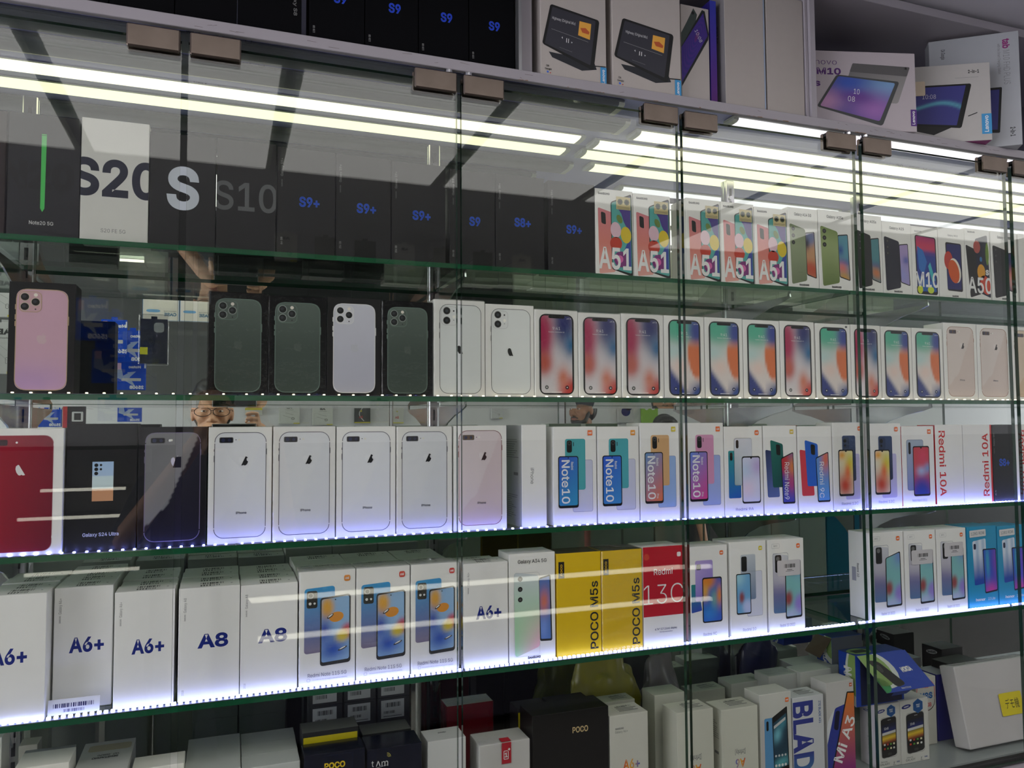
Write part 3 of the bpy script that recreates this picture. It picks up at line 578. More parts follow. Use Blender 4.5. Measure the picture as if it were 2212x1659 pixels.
def a_yoga(W, H):
    A = Art(W, H); A.poly([(.0, .70), (.2, .82), (.45, .98), (.58, .92), (.5, .8), (.0, .52)], C(60, 70, 66)); A.up(); A.ell(.43, .93, .05, None, C(20)); A.poly([(.0, .56), (.76, .98), (.86, .97), (.99, .74), (.97, .68), (.0, .15)], C(30, 34, 34)); A.up()
    def f(a, t):
        r = math.hypot((a-.65)*1.2, t-.42); return mixc(C(36, 44, 120), C(80, 40, 130), .5+.5*math.sin(r*60)) if r > .12 else C(90, 40, 110)
    A.quad(((.0, .55), (.8, .95), (.95, .72), (.0, .19)), f, 0, 30, 20); A.up(); A.text('10:08', .62, .70, .04, C(225), w=.13, rot=-62, bold=-.01); return A
def a_gy(W, H):
    A = Art(W, H); A.rot(.2, .9, .17, .055, .12, C(36, 44, 120)); A.up(); A.text('SAMSUNG', .2, .9, .018, C(230), w=.1, rot=8, bold=.03); A.quad(((.17, .77), (.83, .80), (.83, .175), (.2, .14)), C(34), .16); A.up(); A.ring(.175, .15, .83, .79, .09, .012, C(130)); A.up()
    A.quad(((.22, .67), (.79, .70), (.79, .30), (.23, .27)), vgrad((0, C(24, 30, 56)), (.1, C(28, 34, 60)), (.3, C(38, 48, 110)), (.31, C(206)), (.4, C(200)), (.41, C(120, 110, 50)), (.55, C(226, 190, 50)), (.7, C(150, 80, 40)), (.8, C(20)), (1, C(16))), 0, 1, 60); A.up()
    A.text('12:45', .4, .615, .035, C(226), w=.09, rot=2); A.text('SAMSUNG', .53, .745, .012, C(200), w=.07, rot=2)
    for i in range(4):
        for j in range(2): A.rr(.28+i*.13, .345-j*.065, .35+i*.13, .375-j*.065, (C(220), C(190, 60, 40), C(90, 150, 60), C(230, 220, 180))[(i+j) % 4], .2)
    A.rr(.44, .185, .6, .225, C(60), .2); A.text('Samsung', .27, .095, .02, C(60), w=.13, bold=0); A.text('GALAXY', .3, .055, .034, C(60), w=.2, bold=0); A.text('y', .69, .06, .05, C(50), w=.04, bold=.0, shear=.3); A.text('DUOS', .86, .06, .02, C(50, 70, 140), w=.06, bold=.03); A.text('Young', .7, .02, .011, C(60), w=.05)
    A.poly([(.62+.2*math.sin(a), .885+.2*W/H*math.cos(a)) for a in [i*PI/3 for i in range(6)]][::-1], C(34, 96, 160)); A.up(); A.poly([(.62+.18*math.sin(a), .885+.18*W/H*math.cos(a)) for a in [i*PI/3 for i in range(6)]][::-1], C(30, 80, 140)); A.up(); A.text('SMART', .62, .905, .022, C(235), w=.08); A.text('CARE', .62, .875, .022, C(235), w=.065); return A
# ---------------------------------------------------------------- levels of the display cabinet
ZA, ZB, ZC, ZD, ZE = EYE+.2876, EYE+.0495, EYE-.190, EYE-.4317, EYE-.757
YD, YS, YF, YM = 1.300, 1.335, 1.350, 1.605    # door plane, shelf front edge, carton fronts, mirror
ZU, ZUT, CEIL = EYE+.626, EYE+.643, EYE+.957    # underside and top of the board over the doors, ceiling
# ---------------------------------------------------------------- the room
def struct(name, m, x0, y0, z0, x1, y1, z1):
    b = MB(); b.box(x0, y0, z0, x1, y1, z1, m=m); return tag(b.obj(name), kind='structure')
WALLM = pbr('painted_wall', C(150, 150, 150), rough=.7, noise=.06, nscale=3)
SLATW = pbr('grey_slatwall', C(226, 226, 226), rough=.5, noise=.05, nscale=4)
FLOORM = pbr('floor_tiles', C(90, 86, 84), rough=.25, noise=.15, nscale=5)
CEILM = pbr('ceiling_paint', C(196, 192, 200), rough=.7, noise=.12, nscale=2.5)
struct('floor', FLOORM, -4, -3.2, -.1, 9.5, 2.1, 0)
struct('ceiling', CEILM, -4, -3.2, CEIL, 9.5, 2.1, CEIL+.08)
struct('wall_back', WALLM, -4, 1.72, 0, 9.5, 1.9, CEIL)
ow = MB(); ow.box(-4, -2.08, 0, 9.5, -1.95, CEIL, m=SLATW)
tag(ow.obj('wall_front'), kind='structure')
struct('trim_1', pbr('dark_wall_cladding', C(46, 46, 50), rough=.7, noise=.3, nscale=6), -4, -1.949, 0, 9.5, -1.94, EYE-.10)
struct('trim_2', pbr('grey_upper_cladding', C(96, 98, 96), rough=.6, noise=.2, nscale=4), -4, -1.949, EYE+.17, 2.1, -1.94, CEIL-.001)
# ---------------------------------------------------------------- display cabinet
cab = tag(empty('display_cabinet', (1, YD, 0)), 'long white cabinet with mirrored back and frameless glass doors', 'cabinet')
def part(b, name, par=cab):
    o = b.obj(name); o.parent = par; bpy.context.view_layer.update; o.matrix_parent_inverse = Matrix.Translation(par.location).inverted(); return o
XL, XR = -.80, 2.75
ZI = EYE+.6402
b = MB(); b.box(XL, YD+.004, ZI, XR, 1.70, ZUT, m=LAMGLOW); b.box(XL, YD+.004, ZU, XR, YD+.012, ZI, m=LAM); b.box(XL, YD, ZU-.001, XR, YD+.004, ZUT+.001, m=LAM, ch=.0008)
rs = random.Random(4); CHIP, SCUF = C(120, 84, 44), C(96, 84, 78)
for i in range(26):                              # chipped brown lower edge and scuffs of the front edge
    x = rs.uniform(.45, 1.35); l = rs.uniform(.004, .02); h = rs.uniform(.0006, .0018); b.face([(x, YD-.0002, ZU-.001), (x+l, YD-.0002, ZU-.001), (x+l*.8, YD-.0002, ZU-.001+h), (x+l*.2, YD-.0002, ZU-.001+h*.7)], CHIP)
for i in range(30):
    x = rs.uniform(-.1, 1.7); z = rs.uniform(ZU+.003, ZUT-.003); l = rs.uniform(.004, .02); d = rs.uniform(-.002, .002); b.face([(x, YD-.0002, z), (x+l, YD-.0002, z+d), (x+l*.9, YD-.0002, z+d+.0005), (x+.001, YD-.0002, z+.0006)], SCUF)
part(b, 'top_board')
b = MB(); b.box(XL, YM, ZE-.02, XR, YM+.012, ZI, m=MIRR); part(b, 'mirror_back')
b = MB(); b.box(XL, 1.325, ZE-.03, XR, YM, ZE, m=pbr('grey_base_board', C(150, 156, 158), rough=.2, noise=.1, nscale=12)); part(b, 'base_board')
b = MB(); b.box(XL, 1.285, ZE-.075, XR, 1.32, ZE-.018, m=LAM, ch=.002); b.box(XL, 1.318, ZE-.024, XR, 1.3245, ZE-.004, m=SLOTM); part(b, 'door_track')
b = MB(); b.box(XL, YD+.01, .04, XR, 1.70, ZE-.08, m=LAM, ch=.003); part(b, 'plinth')
b = MB(); b.box(XL-.02, YD, .04, XL, 1.70, ZU, m=LAM); part(b, 'side_panel'); b = MB(); b.box(XR, YD, .04, XR+.02, 1.70, ZU, m=LAM); part(b, 'side_panel')
POSTX = [-.335, .413, 1.160, 1.566, 2.31]
for i, X in enumerate(POSTX):
    b = MB(); b.box(X-.012, YM-.012, ZE, X+.012, YM-.0005, ZU-.030, m=CHROME, ch=.002)
    z = ZE+.03
    while z < ZU-.06: b.box(X-.003, YM-.0132, z, X+.003, YM-.012, z+.022, m=SLOTM); z += .032
    b.tube([(X, YM-.0155, ZU-.075), (X, YM-.011, ZU-.075)], .0055, 10, m=CHROME); part(b, 'slotted_post')
DT = .009
# doors: glass leaf, two patch clamps each
DZ0, DZ1 = ZE-.012, EYE+.604
doors = [(-.62, -.070, 0, (1, 1), 0), (-.060, .379, 0, (1, 1), 0), (.387, .829, 0, (1, 1), 1), (.845, 1.272, -1.1, (1, 1), 0), (1.290, 1.722, 0, (1, 1), 1), (1.742, 2.19, 0, (1, 1), 0)]
for i, (x0, x1, ang, cl, hinge) in enumerate(doors):
    hx = x1
    d = empty('door', (hx, YD+.013, DZ0), (0, 0, math.radians(ang))); d.parent = cab; d.matrix_parent_inverse = Matrix.Translation(cab.location).inverted()
    w = x1-x0; H = DZ1-DZ0; b = MB(); b.face([(-w, -DT, 0), (0, -DT, 0), (0, -DT, H), (-w, -DT, H)], m=DOORG); b.face([(-w, 0, 0), (-w, 0, H), (0, 0, H), (0, 0, 0)], m=DOORG)
    for q in ([(0, -DT, 0), (0, 0, 0), (0, 0, H), (0, -DT, H)], [(-w, 0, 0), (-w, -DT, 0), (-w, -DT, H), (-w, 0, H)], [(-w, -DT, H), (0, -DT, H), (0, 0, H), (-w, 0, H)], [(-w, 0, 0), (0, 0, 0), (0, -DT, 0), (-w, -DT, 0)]): b.face(q, m=EDGED)
    b.obj('glass_pane', d)
    for k, xa in enumerate((-w+.002, -.078)):
        b = MB(); t = H+.014; b.box(xa, -.0175, t-.036, xa+.076, -DT-.0002, t, m=STEEL, ch=.0022); b.box(xa, .0002, t-.036, xa+.076, .008, t, m=STEEL, ch=.0022); b.box(xa+.003, -DT, t-.008, xa+.073, .0002, t-.001, m=SLOTM)
        c = b.obj('clamp', d)
        pv = (k == 1 and i in (1, 3)) or (k == 0 and i in (2, 4))
        if pv:
            px = xa+(.064 if k else .012); b = MB(); b.tube([(px, -.004, t), (px, -.004, ZU-DZ0-.0003)], .0042, 12, m=CHROME); b.tube([(px, -.004, ZU-DZ0-.006), (px, -.004, ZU-DZ0-.0003)], .0085, 14, m=CHROME); b.obj('pivot_pin', c)
# overhead cabinet
ov = tag(empty('overhead_cabinet', (1, YD, ZUT)), 'open white overhead compartments above the glass doors', 'cabinet')
OZ = ZUT+.0012
b = MB(); b.box(XL, YD, EYE+.924, 3.6, 1.70, EYE+.943, m=LAM, ch=.0008); part(b, 'top_board', ov)
b = MB(); b.box(XL, 1.60, OZ, 3.6, 1.612, EYE+.9235, m=DARKIN); part(b, 'back_panel', ov)  # shade inside the compartments is put into the panel's dark colour
xd = at(1755, 200, YD+.002).x
b = MB(); b.box(xd-.003, YD+.001, OZ, xd+.010, 1.599, EYE+.9235, m=LAM); b.box(xd-.010, YD+.008, OZ, xd-.004, 1.599, EYE+.9235, m=LAM); part(b, 'divider', ov)
xd2 = at(1124, 80, YD+.004).x
b = MB(); b.box(xd2-.004, YD+.002, OZ, xd2+.002, 1.599, EYE+.9235, m=ALU); b.box(xd2+.0025, YD+.016, OZ, xd2+.0275, 1.40, EYE+.9235, m=LAM); part(b, 'divider', ov)
b = MB(); b.box(2.4, YD+.002, OZ, 2.42, 1.599, EYE+.9235, m=LAM); part(b, 'divider', ov)
# ---------------------------------------------------------------- light battens under the top board
def batten(x0, x1, yc, wid, drop, on, label, m=None, grp=None):
    t = tag(empty('light_batten', ((x0+x1)/2, yc, ZI)), label, 'light', grp)
    L = (x1-x0)/2
    b = MB(); b.box(-L, -wid/2, -drop*.45, L, wid/2, -.0005, m=PLW if on else PLSHADE, ch=.002); b.obj('housing', t)
    b = MB(); prof = [(-wid*.46, -drop*.46), (-wid*.44, -drop*.75), (-wid*.28, -drop*.97), (0, -drop), (wid*.28, -drop*.97), (wid*.44, -drop*.75), (wid*.46, -drop*.46)]
    vs = [(-L+.012, p[0], p[1]) for p in prof]+[(L-.012, p[0], p[1]) for p in prof]; n = len(prof)
    b.idx(vs, [(k, k+1, n+k+1, n+k) for k in range(n-1)], m=m or PLSHADE, smooth=True); b.obj('diffuser', t)
    for e in (-1, 1):
        b = MB(); x = e*(L-.006); b.idx([(x-.006, p[0]*1.05, p[1]*1.03) for p in prof]+[(x+.006, p[0]*1.05, p[1]*1.03) for p in prof], [tuple(range(n)), tuple(range(n, 2*n))]+[(k, k+1, n+k+1, n+k) for k in range(n-1)], m=PLW); b.obj('end_cap', t)
    if not on or m is TUBE:
        b = MB(); A = Art(.12, .010); A.text('PHILIPS', .2, .5, .6, C(70), w=2.2); A.text('LED batten 4000K', .6, .5, .35, C(100), w=3.5); A.ring(.86, .1, .94, .9, .02, .005, C(80))
        b.art(A, lambda x, y, k: (-L*.2+x, -wid/2-k*.5, -drop*.42+y)); b.obj('maker_print', t)
    return t
xm, xe = .795, 2.62
batten(-.62, .735, 1.372, .060, .016, False, 'unlit shaded grey light batten nearest the doors, left half of cabinet')
batten(-.62, .795, 1.462, .070, .014, False, 'unlit middle batten beside the lit strip, left half of cabinet')
batten(-.62, .745, 1.564, .048, .009, True, 'lit warm strip light closest to mirror, ending mid cabinet', TUBE)
batten(.985, 1.735, 1.354, .040, .013, True, 'cool white lit batten right behind the door clamps', TUBW)
batten(1.76, 2.62, 1.354, .040, .013, True, 'cool white lit batten at far right end behind clamps', TUBW)
batten(.83, 2.62, 1.491, .050, .013, True, 'lit warm strip light in the middle of the right half', TUBE)
batten(.77, 2.62, 1.572, .050, .013, True, 'lit warm strip light against the mirror, right half', TUBE)
# ---------------------------------------------------------------- glass shelves with brackets and LED tape
SEG = [(XL+.01, 1.2735), (1.2785, XR-.01)]
def shelf(z, x0, x1, label, y1=1.585):
    b = MB(); t = .0085; y0 = YS
    b.face([(x0, y0, z), (x1, y0, z), (x1, y1, z), (x0, y1, z)], m=SHELFG); b.face([(x0, y1, z-t), (x1, y1, z-t), (x1, y0, z-t), (x0, y0, z-t)], m=SHELFG)
    for q in ([(x0, y0), (x1, y0)], [(x1, y0), (x1, y1)], [(x1, y1), (x0, y1)], [(x0, y1), (x0, y0)]):
        (a, c), (d, e) = q; b.face([(a, c, z-t), (d, e, z-t), (d, e, z), (a, c, z)], m=EDGEG)
    return tag(b.obj('glass_shelf'), label, 'shelf', 'clear glass shelves')
NM = {'A': 'top', 'B': 'second', 'C': 'third', 'D': 'lowest'}
for z, k in ((ZA, 'A'), (ZB, 'B'), (ZC, 'C'), (ZD, 'D')):
    shelf(z-.0005, *SEG[0], f'{NM[k]} clear glass shelf, long left length with green edge'); shelf(z-.0005, *SEG[1], f'{NM[k]} clear glass shelf, shorter right length with green edge')
brk = None
for ci, X in enumerate((-.335, .413, 1.145, 1.540)):
    for z, k in ((ZA, 'A'), (ZB, 'B'), (ZC, 'C'), (ZD, 'D')):
        if brk is None:
            b = MB(); pr = [(0, -.003), (-.215, -.003), (-.219, .007), (-.222, .007), (-.224, -.006), (-.20, -.013), (-.15, -.022), (-.10, -.036), (-.06, -.055), (-.03, -.078), (-.012, -.10), (0, -.112)]
            T = lambda p: (p[2], p[0], p[1]); b.prism(pr, -.0016, .0016, m=CHROME, T=T)
            brk = b.obj('shelf_bracket'); o = brk
        else: o = brk.copy(); COL.objects.link(o)
        o.location = (X, YM-.0135, z-.0105)
        tag(o, f'curved chrome bracket under the {NM[k]} glass shelf, at the {("first", "second", "third", "fourth")[ci]} post counting from left', 'bracket', 'curved shelf brackets')
def ledstrip(z, x0, x1, step, m, label, grp, bh=.0026, w=.0034):
    t = tag(empty('led_strip', (x0, YS+.006, z)), label, 'light strip', grp)
    b = MB(); b.box(0, -.005, 0, x1-x0, .005, .0007, m=TAPE); b.obj('tape', t)
    b = MB(); b.box(-w/2, -.0022, .0007, w/2, .0022, bh, m=m, ch=.0004); first = None; x = step/2; n = 0
    while x < x1-x0:
        if first is None: o = first = b.obj('led_bead', t)
        else: o = first.copy(); COL.objects.link(o); o.parent = t
        o.location = (x, random.uniform(-.0004, .0004), 0); x += step*random.uniform(.97, 1.03); n += 1
cuts = [-.60, .02, .40, .83, 1.2735]; wh = ['leftmost door', 'second door', 'middle door', 'fourth door']
for a, c, w_ in zip(cuts, cuts[1:], wh):
    ledstrip(ZB, a+.001, c-.001, .0245, LEDB, f'faint warm LED tape along the second shelf edge behind the {w_}', 'LED tapes on the second shelf')
    ledstrip(ZC, a+.001, c-.001, .0165, LEDC, f'blue white LED tape along the third shelf edge behind the {w_}', 'LED tapes on the third shelf')
    ledstrip(ZD, a+.001, c-.001, .0094, LEDD, f'bright dense LED tape along the lowest shelf edge behind the {w_}', 'LED tapes on the lowest shelf', bh=.0046, w=.0056)
for a, c, w_ in ((1.28, 1.735, 'fifth door'), (1.737, 2.3, 'far right door')):
    ledstrip(ZB, a+.001, c-.001, .0245, LEDB, f'faint warm LED tape along the second shelf edge behind the {w_}', 'LED tapes on the second shelf')
    ledstrip(ZC, a+.001, c-.001, .0095, LEDC, f'blue white LED tape along the third shelf edge behind the {w_}', 'LED tapes on the third shelf')
    ledstrip(ZD, a+.001, c-.001, .0094, LEDD, f'bright dense LED tape along the lowest shelf edge behind the {w_}', 'LED tapes on the lowest shelf', bh=.0046, w=.0056)
# ---------------------------------------------------------------- carton builder
def carton(W, D, H, col, art=None, loc=(0, 0, 0), rot=(0, 0, 0), name='phone_box', m=CARD, cols=None, left=None, right=None, top=None, ch=.0007, wrap=False, lid=None):
    """W x D x H box whose origin is its front left bottom corner; art(W, H) goes on the front"""
    b = MB(); b.box(0, 0, 0, W, D, H, col, m, ch, cols)
    if art: b.art(art(W, H) if callable(art) else art, lambda x, y, k: (x, -k, y))
    if left: b.art(left(D, H), lambda x, y, k: (-k, D-x, y))
    if right: b.art(right(D, H), lambda x, y, k: (W+k, x, y))
    if top: b.art(top(W, D), lambda x, y, k: (x, y, H+k))
    o = b.obj(name, None, loc, rot)
    if lid: c = MB(); c.box(-.0006, -.0006, H-lid, W+.0006, D+.0006, H+.0006, col, m, ch, cols); c.obj('lid', o)
    if wrap: c = MB(); e = .0016; c.box(-e, -e, .0002, W+e, D+e, H+e, m=WRAP, ch=.003); c.obj('shrink_wrap', o)
    return o
def sticker(o, x0, z0, x1, z1, W, H, fn, name='sticker', y=-.0013, ang=0, label=None):
    """paper sticker on the front face; fractions of W and H"""
    w, h = (x1-x0)*W, (z1-z0)*H; b = MB(); A = Art(w, h); fn(A)
    c, s_ = math.cos(ang), math.sin(ang); T = lambda x, yy, k: (x0*W+x*c-yy*s_, y-k, z0*H+x*s_+yy*c)
    b.art(A, T); q = b.obj(name, o)
    if label: q['label'] = label
    return q
def st_seal(A): 
    A.rr(0, 0, 1, 1, C(206, 190, 140)); A.up()
    for x in (.27, .73):
        A.ell(x, .6, .19, None, C(120, 130, 90)); A.up(); A.ell(x, .6, .12, None, C(214, 200, 150)); A.up()
        for a in range(4): A.rot(x, .6, .2, .05, a*PI/4, C(50, 56, 50), 10)
        A.l -= 2
    for i in range(3): A.rr(.06, .06+i*.07, .94, .085+i*.07, C(110, 100, 80))
def st_bar(A):
    A.rr(0, 0, 1, 1, C(206, 202, 206), .06); A.up(); bars(A, .3, .5, .78, .75, 16, C(60)); A.rr(.42, .36, .65, .40, C(90)); A.rr(.36, .28, .72, .31, C(110))
def st_rom(A): A.rr(0, 0, 1, 1, C(220), .04); A.up(); A.text('128G ROM', .5, .5, .42, C(50, 60, 70), w=.8*A.W/A.H, bold=.0)
def box_px(xl, xr, yt, z, col, art, label, grp=None, D=.05, dy=0, ym=None, name='phone_box', H=None, gap=.0006, yr=None, cat='box', **kw):
    Y = YF+dy; ym = ym or yt+60; X0, X1 = at(xl, ym, Y).x, at(xr, ym, Y).x; Hh = H or at(xl, yt, Y).z-z
    o = carton(X1-X0-gap, D, Hh, col, art, (X0, Y, z+.0002), name=name, **kw); tag(o, label, cat, grp); o['_w'] = X1-X0-gap; o['_h'] = Hh; return o
# ---------------------------------------------------------------- top glass shelf
BK, BK2, WB = C(13, 13, 15), C(18, 18, 20), C(238, 237, 234)
G = 'cartons standing on the top glass shelf'
def A_(*a, **k): return box_px(*a, grp=G, **k)
A_(-62, 15, 232, ZA, C(30, 14, 16), None, 'reddish black carton at the far left end of the top shelf', ym=300)
A_(15.5, 173, 239, ZA, C(24, 24, 30), a_note, 'black carton printed with an upright green stylus', ym=400)
A_(174, 322, 252, ZA, C(212, 211, 206), a_s20, 'white carton with huge navy lettering cropped at both sides', ym=400, D=.045)
A_(323, 467, 283, ZA, BK2, a_s, 'black carton with one giant silver letter, behind first glass door gap', ym=400)
A_(468, 597, 298, ZA, BK2, a_s10, 'black carton with large dull grey lettering, right of the silver letter', ym=400)
A_(598.5, 725, 316, ZA, BK, lambda W, H: a_s9(W, H, 'S9+', '64 GB'), 'black carton with blue lettering, directly right of the dull grey lettering', ym=420)
A_(725.5, 845, 331, ZA, BK, lambda W, H: a_s9(W, H, 'S9+', '256 GB', .49), 'black carton with blue lettering, third from right of dull grey lettering group start', ym=430)['label'] = 'second blue-lettered black carton right of the grey-lettered one'
A_(846, 963, 347, ZA, BK, lambda W, H: a_s9(W, H, 'S9+', '256 GB', .475), 'blue-lettered black carton just left of the second glass door gap', ym=440)
A_(971, 1070, 364, ZA, BK, lambda W, H: a_s9(W, H, 'S9', '256 GB', .47), 'blue-lettered black carton half covered by the second glass door gap', ym=450)
A_(1070.5, 1176, 374, ZA, BK, lambda W, H: a_s9(W, H, 'S8+', '64 GB', .50), 'blue-lettered black carton between door gap carton and last black one', ym=460)
A_(1184, 1285, 389, ZA, BK, lambda W, H: a_s9(W, H, 'S9+', '256 GB', .48), 'last blue-lettered black carton, touching the first pink phone carton', ym=470)
pk = ['first pink phone carton from the left, next to black cartons', 'second pink phone carton, left of the third door gap', 'pink phone carton with lettered spine, right of the third door gap', 'pink phone carton two places right of the third door gap', 'last pink phone carton, touching a sage green phone carton']
for i, (a, c, t) in enumerate(((1286, 1368, 406), (1369, 1449, 417), (1483, 1557, 427), (1557.5, 1629, 435), (1630, 1702, 446))):
    lf = (lambda W, H: (lambda A: (A.text('SAMSUNG  Galaxy A51', .5, .5, .03, C(60), w=.48, rot=-90, bold=.02), A)[1])(Art(W, H))) if i == 2 else None
    o = A_(a, c, t, ZA, WB, a_a51, 'white carton picturing a '+pk[i] if False else pk[i], ym=500, left=lf, D=.058, wrap=False)
    sticker(o, .55, .775, .93, .925, o['_w'], o['_h'], st_seal, 'security_sticker', label='gold seal sticker with round emblems')
SG, DK = C(128, 140, 106), C(40, 40, 44)
duo = [(1703, 1768, 447, 'Galaxy A14 5G', vgrad((0, C(120, 132, 100)), (.3, C(150, 162, 128)), (1, C(112, 124, 92))), blobs(C(200, 150, 110), (.5, .1, .8, .2, C(120, 130, 170), 2), (.1, .25, .3, .15, C(40, 50, 70)), (.5, .85, 1, .2, C(190, 80, 50), 2)), 'sage green phone carton right of the pink ones', SG),
       (1769, 1841, 452, 'Galaxy A05s', vgrad((0, C(126, 146, 84)), (.3, C(158, 174, 118)), (1, C(104, 124, 66))), blobs(C(90, 150, 170), (.2, .35, .3, .12, C(30, 70, 150)), (.5, .62, 1, .06, C(40, 90, 170)), (.3, .78, .6, .14, C(220, 110, 110)), (.5, 1, .8, .15, C(200, 150, 60))), 'lime green phone carton left of the dark green door edge', SG),
       (1848, 1906, 462, 'Galaxy A05s', vgrad((0, C(38, 38, 40)), (1, C(24, 24, 26))), blobs(C(80, 140, 150), (.5, .62, 1, .06, C(40, 90, 150)), (.5, .82, .7, .14, C(210, 120, 60))), 'black phone carton partly hidden by the dark green door edge', DK),
       (1906.5, 1969, 478, 'Galaxy A15', vgrad((0, C(34, 36, 52)), (1, C(28, 30, 44))), blobs(C(170, 150, 200), (.7, .4, .4, .1, C(60, 80, 170)), (.3, .8, .8, .3, C(150, 150, 210))), 'midnight blue phone carton with lilac screen on the top shelf', DK)]
for a, c, t, ti, bd, sc, lb, _ in duo: A_(a, c, t, ZA, WB, (lambda ti, bd, sc: lambda W, H: a_duo(W, H, ti, bd, sc))(ti, bd, sc), lb, ym=540)
A_(1970, 2027, 488, ZA, WB, a_m10, 'carton showing blue and pink waterdrop screen with white lettering', ym=560)
A_(2028, 2085, 491, ZA, WB, a_m12, 'carton showing a navy screen with orange crescent disc', ym=560)
A_(2085.5, 2139, 493, ZA, WB, a_a50, 'carton with crossed dark phones and white lettering, near right end', ym=560)
A_(2142, 2198, 499, ZA, WB, lambda W, H: a_duo(W, H, 'Galaxy A22 5G', C(24, 24, 26), blobs(C(40, 44, 90), (.5, .6, .5, .2, C(200, 110, 100)), (.6, .8, .4, .2, C(220, 170, 160)))), 'black phone carton behind the last visible door edge', ym=570)
A_(2202, 2252, 505, ZA, WB, a_m12, 'white carton cut off by the right picture border, top shelf', ym=580)
# ---------------------------------------------------------------- second glass shelf
G2 = 'cartons standing on the second glass shelf'
def B_(*a, **k): return box_px(*a, grp=G2, **k)
o = B_(17, 163, 607, ZB, C(20, 18, 22), lambda W, H: a_pro(W, H, blobs(C(206, 166, 184), (.2, .95, 1, .2, C(186, 150, 196))), C(186, 160, 130), C(206, 176, 184), C(30, 26, 30), C(204, 164, 172)), 'black carton picturing a pink triple-lens phone', ym=730, m=CARD)
gn = lambda W, H: a_pro(W, H, vgrad((0, C(96, 108, 102)), (.5, C(72, 84, 78)), (1, C(64, 76, 70))), C(110, 130, 122), C(84, 94, 88), C(24, 26, 28))
gl = ['shrink-wrapped carton with dark green triple-lens phone, leftmost of its kind', 'shrink-wrapped dark green triple-lens carton between another green one and silver one', 'shrink-wrapped dark green triple-lens carton left of the white dual-lens cartons']
B_(450, 579, 629, ZB, C(20, 19, 21), gn, gl[0], ym=740, wrap=True, m=GLOSSY)
B_(580, 706, 638, ZB, C(20, 19, 21), gn, gl[1], ym=740, wrap=True, m=GLOSSY)
B_(707, 824, 641, ZB, C(20, 19, 21), lambda W, H: a_pro(W, H, vgrad((0, C(204, 204, 216)), (1, C(180, 180, 196))), C(222), C(190, 190, 200), C(24, 26, 28), C(212, 212, 220)), 'black carton picturing a silver triple-lens phone', ym=740, m=CARD)
B_(825, 936, 649, ZB, C(20, 19, 21), gn, gl[2], ym=740, wrap=True, m=GLOSSY)
B_(937, 1048, 646, ZB, WB, a_eleven, 'white dual-lens phone carton crossed by the second door gap', ym=750, wrap=True)
B_(1049, 1154, 656, ZB, WB, a_eleven, 'white dual-lens phone carton right of the second door gap', ym=750)
TX = [(1155, 1249, 668, 'r', 1), (1250, 1342, 675, 'r', 1), (1343, 1434, 677, 'r', 1), (1435, 1522, 681, 'g', 0), (1523, 1605, 685, 'g', 0), (1606, 1685, 690, 'g', 0), (1686, 1760, 693, 'r', 0), (1763, 1838, 698, 'g', 0), (1839, 1903, 701, 'r', 0), (1904, 1970, 705, 'g', 0), (1971, 2037, 708, 'g', 0)]
TL = ['first red-screened notch phone carton, next to white dual-lens carton', 'second red-screened notch phone carton from the left', 'third red-screened notch phone carton, left of green-screened ones', 'green-screened notch phone carton crossed by the third door gap', 'green-screened notch phone carton right of the third door gap', 'green-screened notch phone carton with a red-screened one on its right', 'red-screened notch phone carton standing alone between green-screened ones',
      'green-screened notch phone carton with a tiny black star sticker', 'red-screened notch phone carton half hidden by the dark door edge', 'green-screened notch phone carton right of the dark door edge', 'last green-screened notch phone carton beside rose gold cartons']
for (a, c, t, k, w_), lb in zip(TX, TL):
    o = B_(a, c, t, ZB, WB, (lambda k: lambda W, H: a_tenx(W, H, k))(k), lb, ym=770, wrap=bool(w_))
    if 'star' in lb: sticker(o, .83, .945, .93, .985, o['_w'], o['_h'], lambda A: A.poly([(.5+(.5 if i % 2 == 0 else .22)*math.sin(i*PI/5), .5+(.5 if i % 2 == 0 else .22)*math.cos(i*PI/5)) for i in range(10)][::-1], C(24)), 'star_sticker', y=-.0006)
rg = lambda W, H: a_plus(W, H, C(216, 198, 190), C(160, 120, 96), C(90, 66, 50), C(50, 40, 36))
B_(2040, 2111, 697, ZB, WB, rg, 'rose gold dual-lens phone carton next to the green-screened cartons', ym=780, D=.055)
B_(2112, 2183, 701, ZB, WB, rg, 'rose gold dual-lens phone carton crossed by the right door edge', ym=780, D=.055)
B_(2186, 2256, 706, ZB, WB, lambda W, H: a_plus(W, H, C(214, 184, 150), C(150, 120, 90), C(90, 66, 50), C(50, 40, 36)), 'gold phone carton cut off at the right picture border', ym=780, D=.055)
# ---------------------------------------------------------------- third glass shelf
G3 = 'cartons standing on the third glass shelf'
def C_(*a, **k): return box_px(*a, grp=G3, **k)
C_(-20, 137, 926, ZC, WB, a_red_plus, 'white carton with deep red phone at left picture border', ym=1000, dy=-.008, gap=0)
C_(143, 297, 916, ZC, C(18, 18, 20), a_s24, 'black carton with a small pale blue and tan rectangle', ym=1000)
C_(299, 447, 923, ZC, C(18, 17, 22), a_dark_plus, 'black carton picturing a dark grey phone with white logo', ym=1000)
pl = ['silver phone carton next to the black phone carton', 'shrink-wrapped silver phone carton, second of the silver row', 'silver phone carton, third of the silver row', 'shrink-wrapped silver phone carton with torn film near its base']
for i, (a, c, t) in enumerate(((450, 588, 923), (590, 725, 922), (727, 855, 922), (857, 977, 922))): C_(a, c, t, ZC, WB, a_plus, pl[i], ym=1000, wrap=i in (1, 3))
C_(980, 1095, 920, ZC, WB, lambda W, H: a_plus(W, H, C(218, 200, 204), C(130, 90, 84), C(96, 74, 50), C(60, 40, 44)), 'pale pink phone carton right of the silver row', ym=1000, dy=.0)
